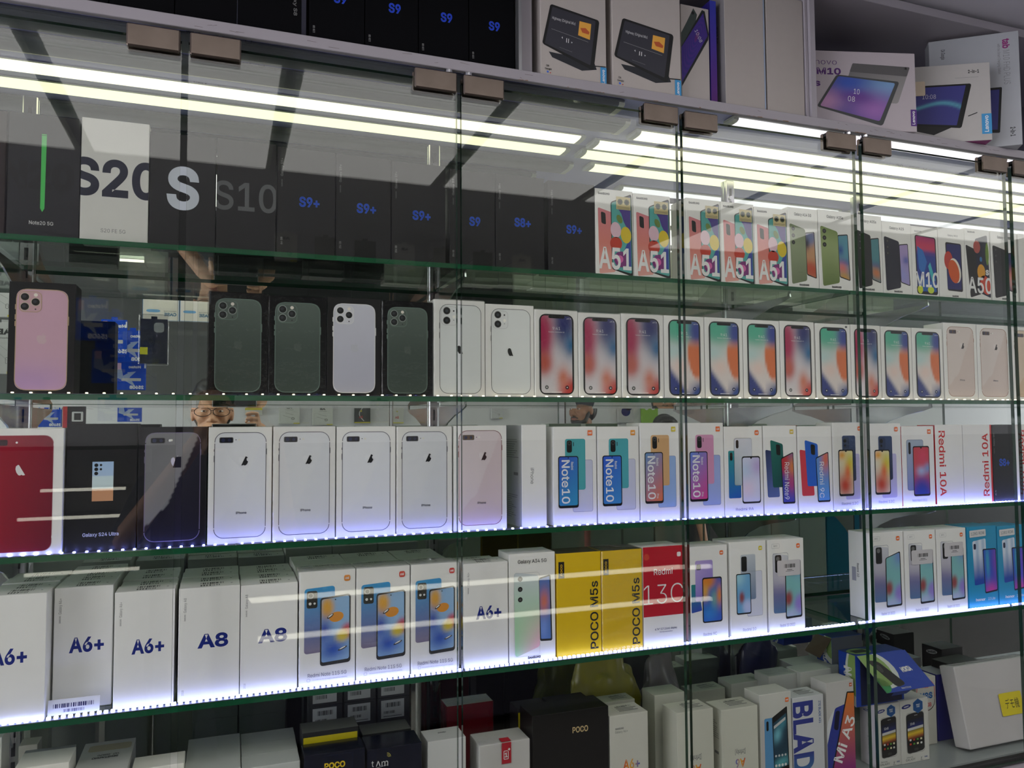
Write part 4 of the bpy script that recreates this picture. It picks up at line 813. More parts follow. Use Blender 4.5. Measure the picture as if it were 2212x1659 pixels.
C_(1127, 1181, 918, ZC, WB, lambda W, H: (lambda A: (A.text('iPhone', .42, .5, .035, C(90), w=.155, rot=-90, bold=.0), A)[1])(Art(W, H)), 'white carton turned edge-on showing its narrow spine', ym=1000, D=.095, left=a_back, cols={'l': C(176, 178, 178)})
n10 = [(1195, 1289, 922, C(80, 170, 176), C(60, 90, 200), C(50, 150, 190), 'Note10', False, C(236, 108, 30), C(204, 206, 228), 'first teal phone carton with sideways white lettering'),
       (1291, 1381, 922, C(80, 170, 180), C(50, 90, 210), C(60, 140, 200), 'Note10', False, C(230, 150, 40), C(204, 206, 228), 'second teal phone carton with sideways white lettering'),
       (1383, 1468, 914, C(214, 170, 120), C(100, 150, 200), C(220, 110, 60), 'Note10', True, C(220, 200, 30), C(150, 180, 226), 'bronze phone carton with sideways lettering, left of third door gap'),
       (1480, 1564, 914, C(216, 150, 186), C(100, 140, 220), C(214, 60, 130), 'Note10', True, C(236, 108, 30), C(160, 176, 226), 'pink and violet phone carton with sideways lettering, right of third door gap')]
for i, (a, c, t, c1, c2, c3, ti, pr, lc, gh, lb) in enumerate(n10): C_(a, c, t, ZC, WB, (lambda *z: lambda W, H: a_note10(W, H, *z))(c1, c2, c3, ti, pr, lc, gh), lb, ym=1000, D=.055)
C_(1565, 1648, 922, ZC, WB, lambda W, H: a_redmi(W, H, 'Redmi 9A', lay='9a'), 'carton with three overlapping phones in teal and white', ym=1000, D=.055)
C_(1650, 1722, 920, ZC, WB, lambda W, H: a_redmi(W, H, '', lay='fan', mid=dgrad(C(30, 110, 100), C(20, 70, 70), .3), left=dgrad(C(40, 50, 90), C(90, 110, 170), .2), scr=blobs(C(60, 70, 170), (.2, .1, .5, .3, C(190, 50, 60), 2), (.9, .3, .4, .3, C(220, 130, 50)), (.8, .6, .3, .2, C(180, 60, 120))), txt='Redmi Note9', logoc=C(220, 190, 60), sq=.08), 'carton with fanned green phones and rainbow lettered screen', ym=1000)
C_(1724, 1798, 921, ZC, WB, lambda W, H: a_redmi(W, H, '', lay='fan', mid=C(40, 100, 200), left=C(210, 64, 76), scr=blobs(C(90, 150, 220), (.8, .1, .4, .3, C(220, 110, 70))), txt='Redmi 9C', logoc=WB), 'carton with fanned red and blue phones', ym=1000)
c12 = lambda W, H: a_redmi(W, H, 'Redmi 12C', ghost=C(190, 186, 226), mid=dgrad(C(60, 80, 120), C(40, 50, 76), .2))
C_(1799.5, 1868, 913, ZC, WB, c12, 'shrink-wrapped carton with yellow and red blob screen, left of door edge', ym=1000, wrap=True)
C_(1877, 1948, 915, ZC, WB, c12, 'carton with yellow and red blob screen, right of the door edge', ym=1000)
RD = C(206, 40, 40)
C_(1949, 2019, 921, ZC, WB, lambda W, H: a_redmi(W, H, 'Redmi Note 8 (2021)', lay='n8', scr=blobs(C(200, 70, 80), (.5, 1, .8, .4, C(30, 60, 160), 2), (.5, .5, .3, .1, C(160, 190, 230)), (.6, .2, .3, .2, C(216, 70, 100)), (.9, .45, .2, .1, C(120, 160, 210))), sq=.1), 'carton with exploding red and blue screen and red sides', ym=1000, cols={'r': RD, 't': RD, 'l': RD})
C_(2022, 2081, 918, ZC, WB, lambda W, H: a_10a(W, H, -90, .24), 'white carton with large red lettering reading downwards', ym=1000, cols={'l': RD})
C_(2082, 2144, 918, ZC, WB, lambda W, H: a_10a(W, H, 90, .76, .94), 'white carton with large red lettering reading upwards', ym=1000)
C_(2145, 2190, 918, ZC, BK, lambda W, H: a_s9(W, H, 'S8+', '64', .51), 'lone black carton on the third shelf between red-lettered ones', ym=1000)
C_(2192, 2250, 917, ZC, WB, lambda W, H: a_10a(W, H, -90, .3), 'red-lettered white carton at the right picture border', ym=1000)
# ---------------------------------------------------------------- lowest glass shelf
G4 = 'cartons standing on the lowest glass shelf'
def D_(*a, **k): return box_px(*a, grp=G4, **k)
topb = a_topbar
a6 = lambda t='A6+', yr='': (lambda W, H: a_a6(W, H, t, yr, x=.56))
COLS = []
COLS.append(D_(-40, 99, 1290, ZD, WB, lambda W, H: a_a6(W, H, 'A6+', '', .52, .42, .25), 'blue-lettered white carton standing furthest forward at left border', ym=1400, dy=-.006, top=topb, gap=0))
COLS.append(D_(115, 243, 1272, ZD, WB, a6(), 'blue-lettered white carton set back behind a loose paper label', ym=1400, dy=.03, top=topb))
COLS.append(D_(246, 377, 1281, ZD, WB, a6(), 'blue-lettered white carton left of the first door gap', ym=1400, top=topb))
COLS.append(D_(385, 518, 1273, ZD, WB, a6('A8', '2018'), 'white carton with shorter blue lettering, right of first door gap', ym=1400, top=topb))
COLS.append(D_(519, 643, 1266, ZD, WB, a6('A8', '2018'), 'white carton with shorter blue lettering crossed by light reflections', ym=1400, top=topb))
for i, (a, c, t, lc, lb) in enumerate(((646, 768, 1237, C(230, 140, 40), 'shrink-wrapped blue phone carton with orange maker badge'), (769.5, 886, 1229, C(216, 70, 50), 'shrink-wrapped blue phone carton, middle of three alike'), (888, 992, 1221, C(216, 60, 50), 'shrink-wrapped blue phone carton left of the second door gap'))):
    COLS.append(D_(a, c, t, ZD, WB, (lambda lc: lambda W, H: a_11s(W, H, lc))(lc), lb, ym=1350, wrap=True, m=GLOSSY))
COLS.append(D_(1002, 1098, 1219, ZD, WB, a6(), 'blue-lettered white carton right of the second door gap', ym=1320, top=topb, D=.055))
D_(1100, 1200, 1198, ZD, WB, a_a34, 'white carton with a pearly three-lens phone', ym=1300, D=.06)
pc = C(226, 188, 16)
for a, c, t, lb in ((1203, 1299, 1197, 'bright yellow carton with vertical black lettering, left one'), (1300.5, 1388, 1191, 'duller shrink-wrapped yellow carton touching the red carton')):
    D_(a, c, t, ZD, pc, a_poco, lb, ym=1300, D=.06, cols={'t': C(70, 66, 50), 'b': C(120, 96, 10)}, wrap=t == 1191)
D_(1390, 1477, 1183, ZD, WB, a_13c, 'red and white carton left of the third door gap', ym=1300, D=.06, cols={'r': RD})
D_(1492, 1573, 1182, ZD, WB, lambda W, H: a_r10(W, H, 'Redmi 9C', 2), 'carton with orange and blue screen right of the third door gap', ym=1290, D=.06)
D_(1578, 1657, 1172, ZD, WB, lambda W, H: a_r10(W, H, 'Redmi 10', 1, C(220, 200, 40)), 'carton with pale blue screen and yellow badge', ym=1290, D=.06)
st = []
for a, c, t, lb, stk in ((1660, 1738, 1167, 'grey phone carton with barcode label, left of the empty gap', 1), (1879, 1954, 1152, 'grey phone carton without label, right of the dark door edge', 0), (1956, 2024, 1148, 'grey phone carton with a low barcode label', 2), (2026, 2090, 1144, 'grey phone carton with a barcode label high up, beside the turquoise cartons', 3)):
    lf = (lambda W, H: (lambda A: (A.text('Redmi 10', .45, .55, .03, C(80), w=.16, rot=-90, bold=.02), A.rr(.15, .42, .35, .58, C(160, 160, 176)), A)[-1])(Art(W, H))) if stk == 0 else None
    o = D_(a, c, t, ZD, WB, lambda W, H: a_r10(W, H, 'Redmi 10 2022', 0), lb, ym=1260, D=.06, left=lf)
    if stk: z_ = {1: .60, 2: .60, 3: .665}[stk]; sticker(o, .2 if stk == 2 else .24, z_, .88, z_+.17, o['_w'], o['_h'], st_bar, 'barcode_label', label='plain white barcode label')
for a, c, t, lb in ((2092, 2155, 1139, 'turquoise carton touching the grey phone cartons'), (2157, 2216, 1137, 'turquoise carton cut by the right picture border')):
    o = D_(a, c, t, ZD, C(30, 150, 196), a_honor, lb, ym=1230, D=.06); sticker(o, .06, .87, .62, .955, o['_w'], o['_h'], st_rom, 'memory_label', ang=.04, label='small white label')
# rows standing behind the front cartons on the lowest shelf
rn = ['first', 'second', 'third', 'fourth', 'fifth', 'sixth', 'seventh', 'eighth']
for ci, o in enumerate(COLS[:9]):
    d0 = .0505 if ci < 8 else .056; n = 3 if ci < 8 else 1
    for k in range(1, n+1):
        y = o.location.y+k*(d0+.001)
        if y+.05 > 1.59: break
        W, H = o['_w'], o['_h']; H2 = H-random.uniform(0, .003) if ci < 5 else H-.006
        q = carton(W, .05, H2, WB, None, (o.location.x+random.uniform(-.001, .001), y, ZD+.0002), top=topb if ci < 5 else (topb if k % 2 else None))
        dk = ['directly behind', 'two behind', 'three behind'][k-1]
        tag(q, f'plain white carton {dk} the {rn[ci]} front carton from left on the lowest shelf' if ci < 8 else 'white carton behind the blue-lettered one right of the second door gap', 'box', 'reserve cartons behind the lowest shelf front row')
# loose barcode flap lying on the LED tape
p = at(101, 1534, 1.343); p2 = at(214, 1516, 1.343); w = p2.x-p.x; b = MB(); A = Art(w, .021); A.rr(0, 0, 1, 1, C(216, 218, 226)); A.up(); bars(A, .1, .45, .88, .72, 40, C(40, 40, 90)); bars(A, .3, .15, .7, .35, 30, C(70, 70, 110), 8)
b.art(A, lambda x, y, k: (x, .006*y/.021-k, y)); b.idx([(0, .0008, 0), (w, .0008, 0), (w, .007, .021), (0, .007, .021)], [(3, 2, 1, 0)], C(210))
tag(b.obj('barcode_label', None, (p.x, 1.3425+.005, ZD+.0035)), 'loose white barcode label leaning in front of the set-back carton', 'label')
# ---------------------------------------------------------------- cartons in the overhead compartments
GO = 'cartons in the overhead compartments'
BK = C(9, 9, 12)
def O_(xl, xr, label, col, art=None, Y=1.318, H=.178, D=.06, ym=100, **k):
    X0, X1 = at(xl, ym, Y).x, at(xr, ym, Y).x; o = carton(X1-X0-.0008, D, H, col, art, (X0, Y, OZ), **k); o['_w'] = X1-X0-.0008; o['_h'] = H; return tag(o, label, 'box', GO)
s9 = lambda W, H: a_s9(W, H, 'S9', '128 GB', .46, C(24, 56, 200), spine=False)
def s9b(W, H): A = a_s9(W, H, '', '8 GB') if False else Art(W, H); A.text('8 GB', .08, .12, .018, C(100), rot=90); return A
def s9c(W, H): A = Art(W, H); A.text('Galaxy S8', .9, .36, .03, C(120), w=.28, rot=-90); return A
O_(90, 233, 'black carton at far left of the overhead row', BK, m=MATTE); O_(234, 376, 'black overhead carton with tiny sideways print, second from left', BK, s9b, m=MATTE); O_(377, 512, 'plain black overhead carton, third from left', BK, m=MATTE)
O_(513, 652, 'black overhead carton with sideways grey lettering on its right', BK, s9c, m=MATTE); O_(668, 788, 'black overhead carton right of the narrow dark gap', BK, s9, m=MATTE)
for a, c, l in ((789, 904, 'black overhead carton whose blue lettering touches the top picture border'), (905, 1013, 'black overhead carton with full blue lettering, middle one'), (1014, 1112, 'last black overhead carton with blue lettering, beside the grey divider')): O_(a, c, l, BK, s9, m=MATTE)
def tab1(W, H, top=''):
    A = Art(W, H); B2 = a_tablet_dark(W, H*.80, top=''); A.out = [(l, [(x, y, c) for x, y, c in P], m) for l, P, m in B2.out]
    if top: A.text(top, .45, .94, .022, C(50), w=.32)
    return A
TW = C(182, 174, 168)
O_(1168, 1310, 'white carton picturing a dark tablet on a stand, left one', TW, tab1, Y=1.306, H=.205, D=.07)
O_(1323, 1471, 'white carton picturing a dark tablet on a stand, right one', TW, lambda W, H: tab1(W, H, 'with the Google Assistant'), Y=1.306, H=.205, D=.07, ym=120)
O_(1472, 1533, 'white carton with a violet spiral tablet screen, partly covered', TW, a_yoga, Y=1.322, H=.20, D=.06, ym=120)
O_(1535, 1549, 'narrow blue and purple carton edge between white tablet cartons', C(44, 36, 120), lambda W, H: (lambda A: (A.rr(0, 0, 1, 1, vgrad((0, C(50, 60, 170)), (1, C(90, 30, 110)))), A)[1])(Art(W, H)), Y=1.322, H=.22, D=.05, ym=120)
pad = lambda W, H: (lambda A: (A.text('iPad Air', .5, .62, .02, C(40), w=.14, rot=-90, bold=0), A)[1])(Art(W, H))
def padf(W, H): A = Art(W, H); A.rr(.965, .025, .999, 1, C(130, 146, 170), .3); A.up(); A.rr(.975, .03, .99, 1, C(170, 184, 204), .3); return A
O_(1566, 1653, 'tall plain white tablet carton, left of the pair', C(172, 164, 158), padf, Y=1.312, H=.255, D=.05, left=pad, cols={'l': C(130, 126, 128)})
O_(1656, 1736, 'tall plain white tablet carton against the divider', C(172, 164, 158), None, Y=1.312, H=.255, D=.05)
def tilt(label, x, y, W, H, D, deg, art, col, cols=None):
    a = math.radians(deg); return tag(carton(W, D, H, col, art, (x-W*math.cos(a), y-W*math.sin(a), OZ), (0, 0, a), name='tablet_box', cols=cols), label, 'box', GO)
tilt('white landscape tablet carton with purple lettering beside the divider', 1.438, 1.292, .25, .178, .045, -15.6, a_m10tab, C(186, 176, 180))
o = tilt('white landscape tablet carton with a blue wave screen', 1.643, 1.272, .25, .182, .04, -28.7, a_two, C(184, 180, 176), {'d': C(150, 60, 120)})
b = MB(); A = Art(.062, .034); A.rr(0, 0, 1, 1, C(214, 196, 172), .05); A.up(); bars(A, .05, .68, .6, .82, 26, C(90)); A.rr(.05, .5, .3, .54, C(100)); bars(A, .05, .12, .25, .3, 9, C(80)); b.art(A, lambda x, y, k: (.047+x, -.0016-k, .112+y)); b.obj('price_sticker', o)['label'] = 'cream barcode sticker'
tilt('white upright tablet carton leaning at far right of the open compartment', 1.738, 1.27, .19, .272, .04, -36.8, a_fhd, C(170, 172, 176))
# ---------------------------------------------------------------- base of the cabinet
GB = 'loose cartons on the cabinet base'
WD = C(240, 238, 230)
def E_(xl, xr, yt, Y, D, label, col=WD, art=None, H=None, base=ZE, cat='box', grp=GB, **k):
    X0, X1 = at(xl, yt, Y).x, at(xr, yt, Y).x; zt = at(xl, yt, Y).z; h = H or zt-base-.0004
    o = carton(X1-X0-.0006, D, h, col, art, (X0, Y, (zt-h) if H else base+.0003), **k); tag(o, label, cat, grp); o['_w'] = X1-X0-.0006; o['_h'] = h; return o
def disk(W, H): A = Art(W, H); A.text('YAT . DISKPO', .5, .42, .13, C(60), w=.5*W/H, rot=180, bold=.03); A.text('SEMITAONO', .5, .26, .15, C(50), w=.55*W/H, rot=180, bold=.04); return A
def diskst(W, H): A = Art(W, H); A.rr(.12, .66, .95, .88, C(190, 178, 150), .1); A.up(); A.text('YAT . DISKPO', .55, .52, .045, C(60), w=.42*W/H, rot=180, bold=.03); A.text('SEMITAONO', .5, .44, .05, C(50), w=.5*W/H, rot=180, bold=.04); return A
E_(-60, 5, 1600, 1.44, .05, 'small white carton left of the slotted post at lower left'); E_(40, 82, 1612, 1.545, .035, 'small pale carton tucked behind at lower left', C(206, 204, 190))
E_(39, 154, 1648, 1.45, .05, 'greyish carton with upside down print on top, right of the post', C(190, 190, 190), None, top=disk, m=GLOSSY); E_(30, 150, 1662, 1.36, .06, 'white carton lid at the bottom border, lower left')
E_(155, 276, 1675, 1.365, .125, 'white carton with a brown stain and upside down print on top', C(204, 204, 202), None, top=diskst)
E_(284, 398, 1664, 1.372, .05, 'low white carton between the stained one and the stacked ones')
for ci, (a, c, y0) in enumerate(((398, 520, 1676), (523, 648, 1662))):
    for k in range(3):
        Y = 1.362+.052*k; f = 1.362/Y; xa, xc = 506+(a-506)*f, 506+(c-506)*f; yy = 923+(y0-923)*f
        E_(xa, xc, yy, Y, .050, f'plain white carton, {("front", "middle", "rear")[k]} one of the {("left", "right")[ci]} row of three at the bottom', C(198, 202, 200), lid=.03, grp='plain white cartons in rows at the bottom')
def yel(W, H): A = Art(W, H); A.rr(.02, .0, .98, .965, C(206, 190, 30)); return A
NV = C(20, 24, 40)
E_(653, 775, 1585, 1.412, .05, 'grey topped carton with a yellow stripe, left one', C(40, 42, 44), yel, cols={'t': C(110, 112, 108), 'd': C(40)}); E_(783, 889, 1588, 1.43, .05, 'grey topped carton with a yellow stripe, right one', C(40, 42, 44), yel, cols={'t': C(110, 112, 108)})
def poc(W, H): A = Art(W, H); A.text('POCO', .5, .90, .042, C(230, 196, 40), w=.16, bold=.03); A.ring(.3, .5, .8, .98, .01, .003, C(40, 46, 70)); return A
def tam(W, H):
    A = Art(W, H); A.text('t', .10, .885, .05, C(220), bold=-.004); A.text('Λ', .2, .88, .04, C(220)); A.text('m', .32, .88, .055, C(220), bold=-.004)
    for r in (.03, .05, .07): A.poly([(.36+r*math.cos(t*.3+.1), .92+r*.55*math.sin(t*.3+.1)) for t in range(6)]+[(.36+(r-.008)*math.cos(t*.3+.1), .92+(r-.008)*.55*math.sin(t*.3+.1)) for t in range(5, -1, -1)], C(190, 180, 90))
    A.line(.12, .845, .36, .86, .006, C(200)); return A
E_(657, 789, 1634, 1.355, .05, 'navy carton with small yellow lettering at the bottom', NV, poc, m=GLOSSY); E_(793, 912, 1621, 1.357, .06, 'navy carton with white brand mark and signal arcs at the bottom', NV, tam, m=GLOSSY)
E_(924, 1007, 1603, 1.362, .053, 'tall white carton left of the white one with red seal', C(206, 207, 206), None, top=lambda W, H: (lambda A: (A.text('xiaomi', .5, .62, .1, C(60), w=.22*W/H, rot=180, bold=.03), A)[1])(Art(W, H)))
o = E_(1036, 1145, 1612, 1.357, .058, 'shrink-wrapped white carton with a red square seal', C(210, 208, 206), wrap=True)
def seal(A): A.rr(0, 0, 1, 1, C(190, 30, 50)); A.up(); A.ring(.2, .2, .72, .62, .08, .07, C(236)); A.text('1', .46, .41, .2, C(236), bold=.03); A.up(); A.rr(.62, .58, .9, .74, C(190, 30, 50)); A.up(); A.text('+', .77, .68, .14, C(236), bold=.05)
sticker(o, .43, .80, .62, 1.0, o['_w'], o['_h'], seal, 'seal_label', label='red square seal'); b = MB(); b.face([(.43*o['_w'], -.0013, o['_h']+.002), (.62*o['_w'], -.0013, o['_h']+.002), (.62*o['_w'], .016, o['_h']+.0021), (.43*o['_w'], .016, o['_h']+.0021)], C(190, 30, 50)); b.obj('seal_fold', o)
E_(965, 1066, 1527, 1.50, .045, 'dark red carton with white wrapped top behind the red-sealed one', C(120, 14, 30), cols={'t': C(206, 200, 190)}, wrap=True)
def x3(W, H): A = Art(W, H); A.text('POCO', .62, .84, .045, C(216, 190, 140), w=.145, bold=.02); A.text('X3', .56, .33, .17, C(206, 176, 100), w=.29, bold=.0); A.text('POCO X3 Pro', .08, .385, .03, C(200, 180, 130), w=.26); return A
E_(1150, 1315, 1548, 1.362, .065, 'large black carton with gold lettering at the bottom', C(20, 19, 20), x3)
E_(1118, 1185, 1532, 1.45, .045, 'dark carton with yellow lower edge behind the large black one, left', C(34, 32, 34), yel); E_(1189, 1276, 1522, 1.45, .045, 'dark carton with amber lower edge behind the large black one, right', C(34, 32, 34), lambda W, H: (lambda A: (A.rr(.02, 0, .98, .95, C(150, 100, 30)), A)[1])(Art(W, H)))
rb = lambda t: mixc(mixc(C(210, 60, 40), C(230, 170, 40), min(1, t*2)), C(60, 90, 190), max(0, t*2-1))
def infi(W, H): A = Art(W, H); A.text('SAMSUNG', .25, .875, .016, C(110), w=.09, bold=.03); A.text('Galaxy A6+', .3, .845, .022, C(100), w=.135, bold=0); A.text('A6+', .55, .53, .085, K, w=.18, bold=.02, colf=rb); A.text('[Infinity]', .54, .43, .05, C(36, 40, 80), w=.135, bold=0); return A
def topl(W, H): A = Art(W, H); A.ring(.3, .2, .95, .85, .03, .004, C(150)); [A.rr(.36, .3+i*.12, .36+(.5, .42, .52, .3)[i], .36+i*.12, C(110)) for i in range(4)]; bars(A, .4, .68, .8, .8, 20, C(110)); return A
E_(1317, 1400, 1548, 1.362, .055, 'white carton with rainbow lettering, right of the large black one', C(206, 205, 196), infi, top=topl)
E_(1302, 1372, 1519, 1.45, .04, 'plain white carton behind the rainbow lettered one', C(196, 196, 186), None, top=topl)
def inv(W, H): A = Art(W, H); A.text('[Infinity]', .5, .52, .05, C(36, 40, 70), w=.135, rot=180, bold=0); A.text('A6', .5, .40, .085, K, w=.13, rot=180, bold=.02, colf=rb); return A
E_(1462, 1541, 1541, 1.358, .055, 'upside down white carton crossed by the third door gap', C(204, 204, 192), inv, top=topl); E_(1558, 1637, 1535, 1.358, .055, 'upside down white carton with rainbow lettering, right of third door gap', C(204, 204, 192), inv, top=topl, left=a_back)
E_(1414, 1478, 1503, 1.43, .05, 'tall greyish white carton standing behind the upside down ones', C(196, 198, 186), None, top=topl, lid=.05)
E_(1495, 1567, 1495, 1.50, .045, 'white carton with printed top behind third door gap', C(196, 198, 186), None, top=topl); E_(1580, 1653, 1478, 1.49, .05, 'white carton lid near the slotted post, behind', C(196, 198, 190), lid=.03)
def mia2(W, H):
    A = Art(W, H); A.rr(.05, .14, .2, .74, C(200, 196, 196), .3); A.up(); A.rr(.14, .14, .5, .75, C(90, 150, 200), .12); A.up(); A.rr(.2, .62, .27, .72, C(24), .5); A.up(); A.quad(((.38, .75), (.86, .85), (.9, .16), (.42, .14)), C(24), .07); A.up(); A.quad(((.41, .69), (.83, .78), (.87, .24), (.43, .21)), blobs(C(30, 60, 80), (.3, .3, .3, .15, C(120, 190, 210)), (.7, .15, .3, .1, C(70, 140, 160)), (.5, .9, .6, .1, C(90, 170, 180))), .02, 10, 20); A.up()
    A.quad(((.43, .66), (.8, .74), (.8, .71), (.43, .63)), C(200), .02)
    for i in range(4): A.ell(.48+i*.1, .25, .035, None, C(220)); A.ell(.48+i*.1, .35, .03, None, C(200))
    A.text('Mi A2', .42, .06, .035, C(110), w=.09); mi(A, .86, .915, .11, C(236, 108, 30), .1); return A
E_(1640, 1709, 1502, 1.366, .05, 'white carton with blue phone pictures next to the vertical blue lettering', C(206, 206, 200), mia2)
def blade(W, H): A = Art(W, H); A.text('BLADE', .30, .46, .28, C(50, 70, 140), w=.98, rot=-90, bold=.03, colf=lambda t: mixc(C(50, 60, 140), C(80, 160, 200), max(0, t-.6)*2)); A.text('ZTE BLADE A31', .87, .80, .03, C(50, 90, 150), w=.26, rot=-90, bold=.02); return A
E_(1712, 1779, 1509, 1.366, .05, 'white carton with huge vertical blue lettering', C(204, 206, 210), blade, top=topl)
def mia3(W, H):
    A = Art(W, H); A.quad(((.05, .60), (.3, .72), (.12, .3), (-.2, .2)), C(216, 218, 224), .15); A.up(); A.quad(((.3, .72), (.78, .76), (.2, -.02), (-.3, -.02)), C(46, 60, 150), .12); A.up(); A.quad(((.32, .69), (.48, .69), (.4, .48), (.24, .5)), C(20, 22, 50), .4); A.up()
    A.quad(((.74, .88), (1.1, .87), (1.1, .02), (.08, -.01)), C(24), .06); A.up(); A.quad(((.77, .865), (1.1, .85), (1.1, .03), (.14, .01)), vgrad((0, C(226, 130, 40)), (.45, C(200, 60, 60)), (1, C(130, 30, 120)))); A.up(); A.text('Mi A3', .62, .38, .12, C(236), w=.5, rot=66, bold=.015); A.up(); mi(A, .88, .95, .1, C(200, 90, 40), .1); return A
E_(1784, 1844, 1476, 1.372, .048, 'white carton with tilted orange and purple phone picture', C(200, 198, 196), mia3)
g1 = E_(1892, 1944, 1525, 1.368, .048, 'small white carton with old touch phone, left of the pair by the door edge', C(206, 205, 200), a_gy, left=lambda W, H: (lambda A: (A.rot(.45, .87, .22, .05, .1, C(36, 44, 120)), A.up(), A.text('SAMSUNG', .45, .87, .02, C(230), w=.1, rot=0), A.text('Samsung GALAXY y', .55, .42, .04, C(70), w=.5, rot=-90, bold=0), A.text('DUOS', .6, .1, .02, C(70), rot=-90), A)[-1])(Art(W, H)), cols={'l': C(196, 192, 200)})
g2 = E_(1945, 2005, 1515, 1.366, .048, 'small white carton with old touch phone, right of the pair', C(206, 205, 200), a_gy)
def yes(W, H): A = Art(W, H); A.ell(.48, .62, .5, .2, C(206, 204, 200), 20); A.ring(.02, .50, .95, .96, .4, .03, C(200, 50, 60)); A.up(); A.text('FREE', .45, .87, .05, C(200, 50, 60), w=.13, bold=.02); A.text('yes', .5, .74, .11, C(30, 100, 170), w=.25, bold=.03); A.text('30GB', .52, .59, .055, C(200, 40, 50), w=.18, bold=.02); A.text('y', .35, .24, .06, C(110)); return A
E_(1978, 2021, 1466, 1.425, .05, 'white carton with a round red and blue data badge', C(206, 204, 196), yes)
def j2(W, H): A = Art(W, H); A.text('J2', .6, .43, .07, C(190, 190, 216), w=.09, bold=0); A.text('Core', .6, .34, .03, C(190, 190, 216), w=.085); A.text('SAMSUNG', .25, .90, .015, C(190), w=.1, bold=.04); A.text('Galaxy J2', .25, .87, .018, C(180), w=.1); return A
jb = E_(2023, 2088, 1458, 1.432, .06, 'deep blue carton half hidden by the leaning white carton', C(34, 36, 128), j2, cols={'t': C(150, 150, 160)})
# leaning white carton with yellow note
LT = math.radians(-12); p = at(2097, 1627, 1.352); q = at(2045, 1441, 1.396); q2 = at(2209, 1416, 1.396); Wl = q2.x-q.x; Hl = (q.z-ZE-.009)/math.cos(LT)
def note(A): A.rr(0, 0, 1, 1, C(226, 208, 20), .05); A.up(); A.text('デモ機', .53, .5, .36, C(34, 34, 20), w=.62*A.W/A.H, font='j', bold=.0)
o = carton(Wl, .042, Hl, C(206, 202, 204), None, (p.x, 1.352, ZE+.0095), (LT, 0, 0), name='white_carton', ch=.002, wrap=True)
tag(o, 'big white carton leaning back, carrying a yellow handwritten note', 'box', GB)
c0 = at(2178, 1518, 1.375); sticker(o, (c0.x-p.x-.036)/Wl, (c0.z-ZE-.032)/Hl, (c0.x-p.x+.036)/Wl, (c0.z-ZE+.018)/Hl, Wl, Hl, note, 'yellow_note', y=-.0024, label='yellow paper note with black handwriting')
# flat black boxes lying on the blue carton
zt = jb.location.z+jb['_h']
def ovl(A, x, y, r, c1, c2): A.rot(x, y, r, r*.32, .15, c1); A.up(); A.text('SAMSUNG', x, y, .18*A.W/A.H*.5, c2, w=r*1.5*A.W/A.H, rot=8, bold=.04)
x9 = at(2080, 1420, 1.40).x
o = carton(.10, .085, .018, C(20), lambda W, H: (lambda A: (ovl(A, .15, .5, .1, K, C(220)), A)[1])(Art(W, H)), (x9, 1.40, zt+.001), (0, 0, math.radians(4)), cols={'f': C(190), 't': C(16), 'l': C(16)}, name='phone_box', left=lambda W, H: (lambda A: (ovl(A, .5, .5, .2, C(220), K), A)[1])(Art(W, H)))
tag(o, 'flat black carton with pale front edge lying above the leaning carton', 'box', GB)
E_(2034, 2080, 1403, 1.50, .06, 'tall black carton behind the flat one, oval mark on its side', C(20), None, left=lambda W, H: (lambda A: (ovl(A, .5, .93, .28, C(210), K), A)[1])(Art(W, H)))
E_(1950, 1990, 1425, 1.52, .05, 'grey carton with open top behind the blue boxes', C(150, 150, 148))
# blue and green cartons of button phones
NB = C(20, 60, 160)
def nok(W, H):
    A = Art(W, H); A.ell(1.02, .62, .62, .62, C(200, 206, 200)); A.up(); A.ell(1.05, .70, .5, .5, C(130, 160, 90)); A.up(); A.text('NOKIA', .55, .34, .18, C(220), w=.8, rot=-90, bold=.04); return A
w14 = E_(1729, 1795, 1453, 1.440, .045, 'white carton under the rear blue and green one', C(200, 202, 198), lid=.03)
E_(1660, 1722, 1462, 1.452, .05, 'low crumpled white carton right of the slotted post', C(196, 198, 196), wrap=True)
w15 = E_(1735, 1812, 1446, 1.492, .085, 'white carton at the back carrying a blue and green one', C(190, 192, 190))
zb = w15.location.z+w15['_h']+.0006
X0 = at(1797, 1420, 1.495).x; o = carton(.092, .05, .062, NB, None, (X0, 1.495, zb), left=nok, cols={'f': C(90, 96, 104), 't': C(34, 60, 120)}); tag(o, 'rear blue and green carton with an open brown flap', 'box', GB)
b = MB(); b.idx([(0, .0, .06), (0, .05, .06), (-.035, .05, .025), (-.035, .0, .02), (0, .0, .058), (0, .05, .058), (-.035, .05, .023), (-.035, .0, .018)], [(0, 1, 2, 3), (7, 6, 5, 4), (0, 3, 7, 4), (1, 5, 6, 2)], C(84, 70, 56)); b.obj('flap', o)
zg = g1.location.z+g1['_h']+.0006
X0, X1 = at(1848, 1460, 1.374).x, at(1952, 1460, 1.374).x
o = carton(X1-X0, .05, at(1848, 1417, 1.374).z-zg, NB, lambda W, H: (lambda A: (A.rr(.1, .02, .95, .93, C(20, 26, 60)), A)[1])(Art(W, H)), (X0, 1.374, zg), left=nok, cols={'t': C(24, 50, 130)}, top=lambda W, H: (lambda A: (A.ell(.25, .5, .22, .4, C(130, 160, 90)), A.up(), A.rr(.12, .3, .4, .7, C(40, 44, 40), .1), A)[-1])(Art(W, H)))
tag(o, 'front blue and green carton with its lid flap hanging open', 'box', GB)
fh = o.location.z+at(1848, 1417, 1.374).z-zg-o.location.z; hh = at(1848, 1417, 1.374).z-zg; Wn = X1-X0
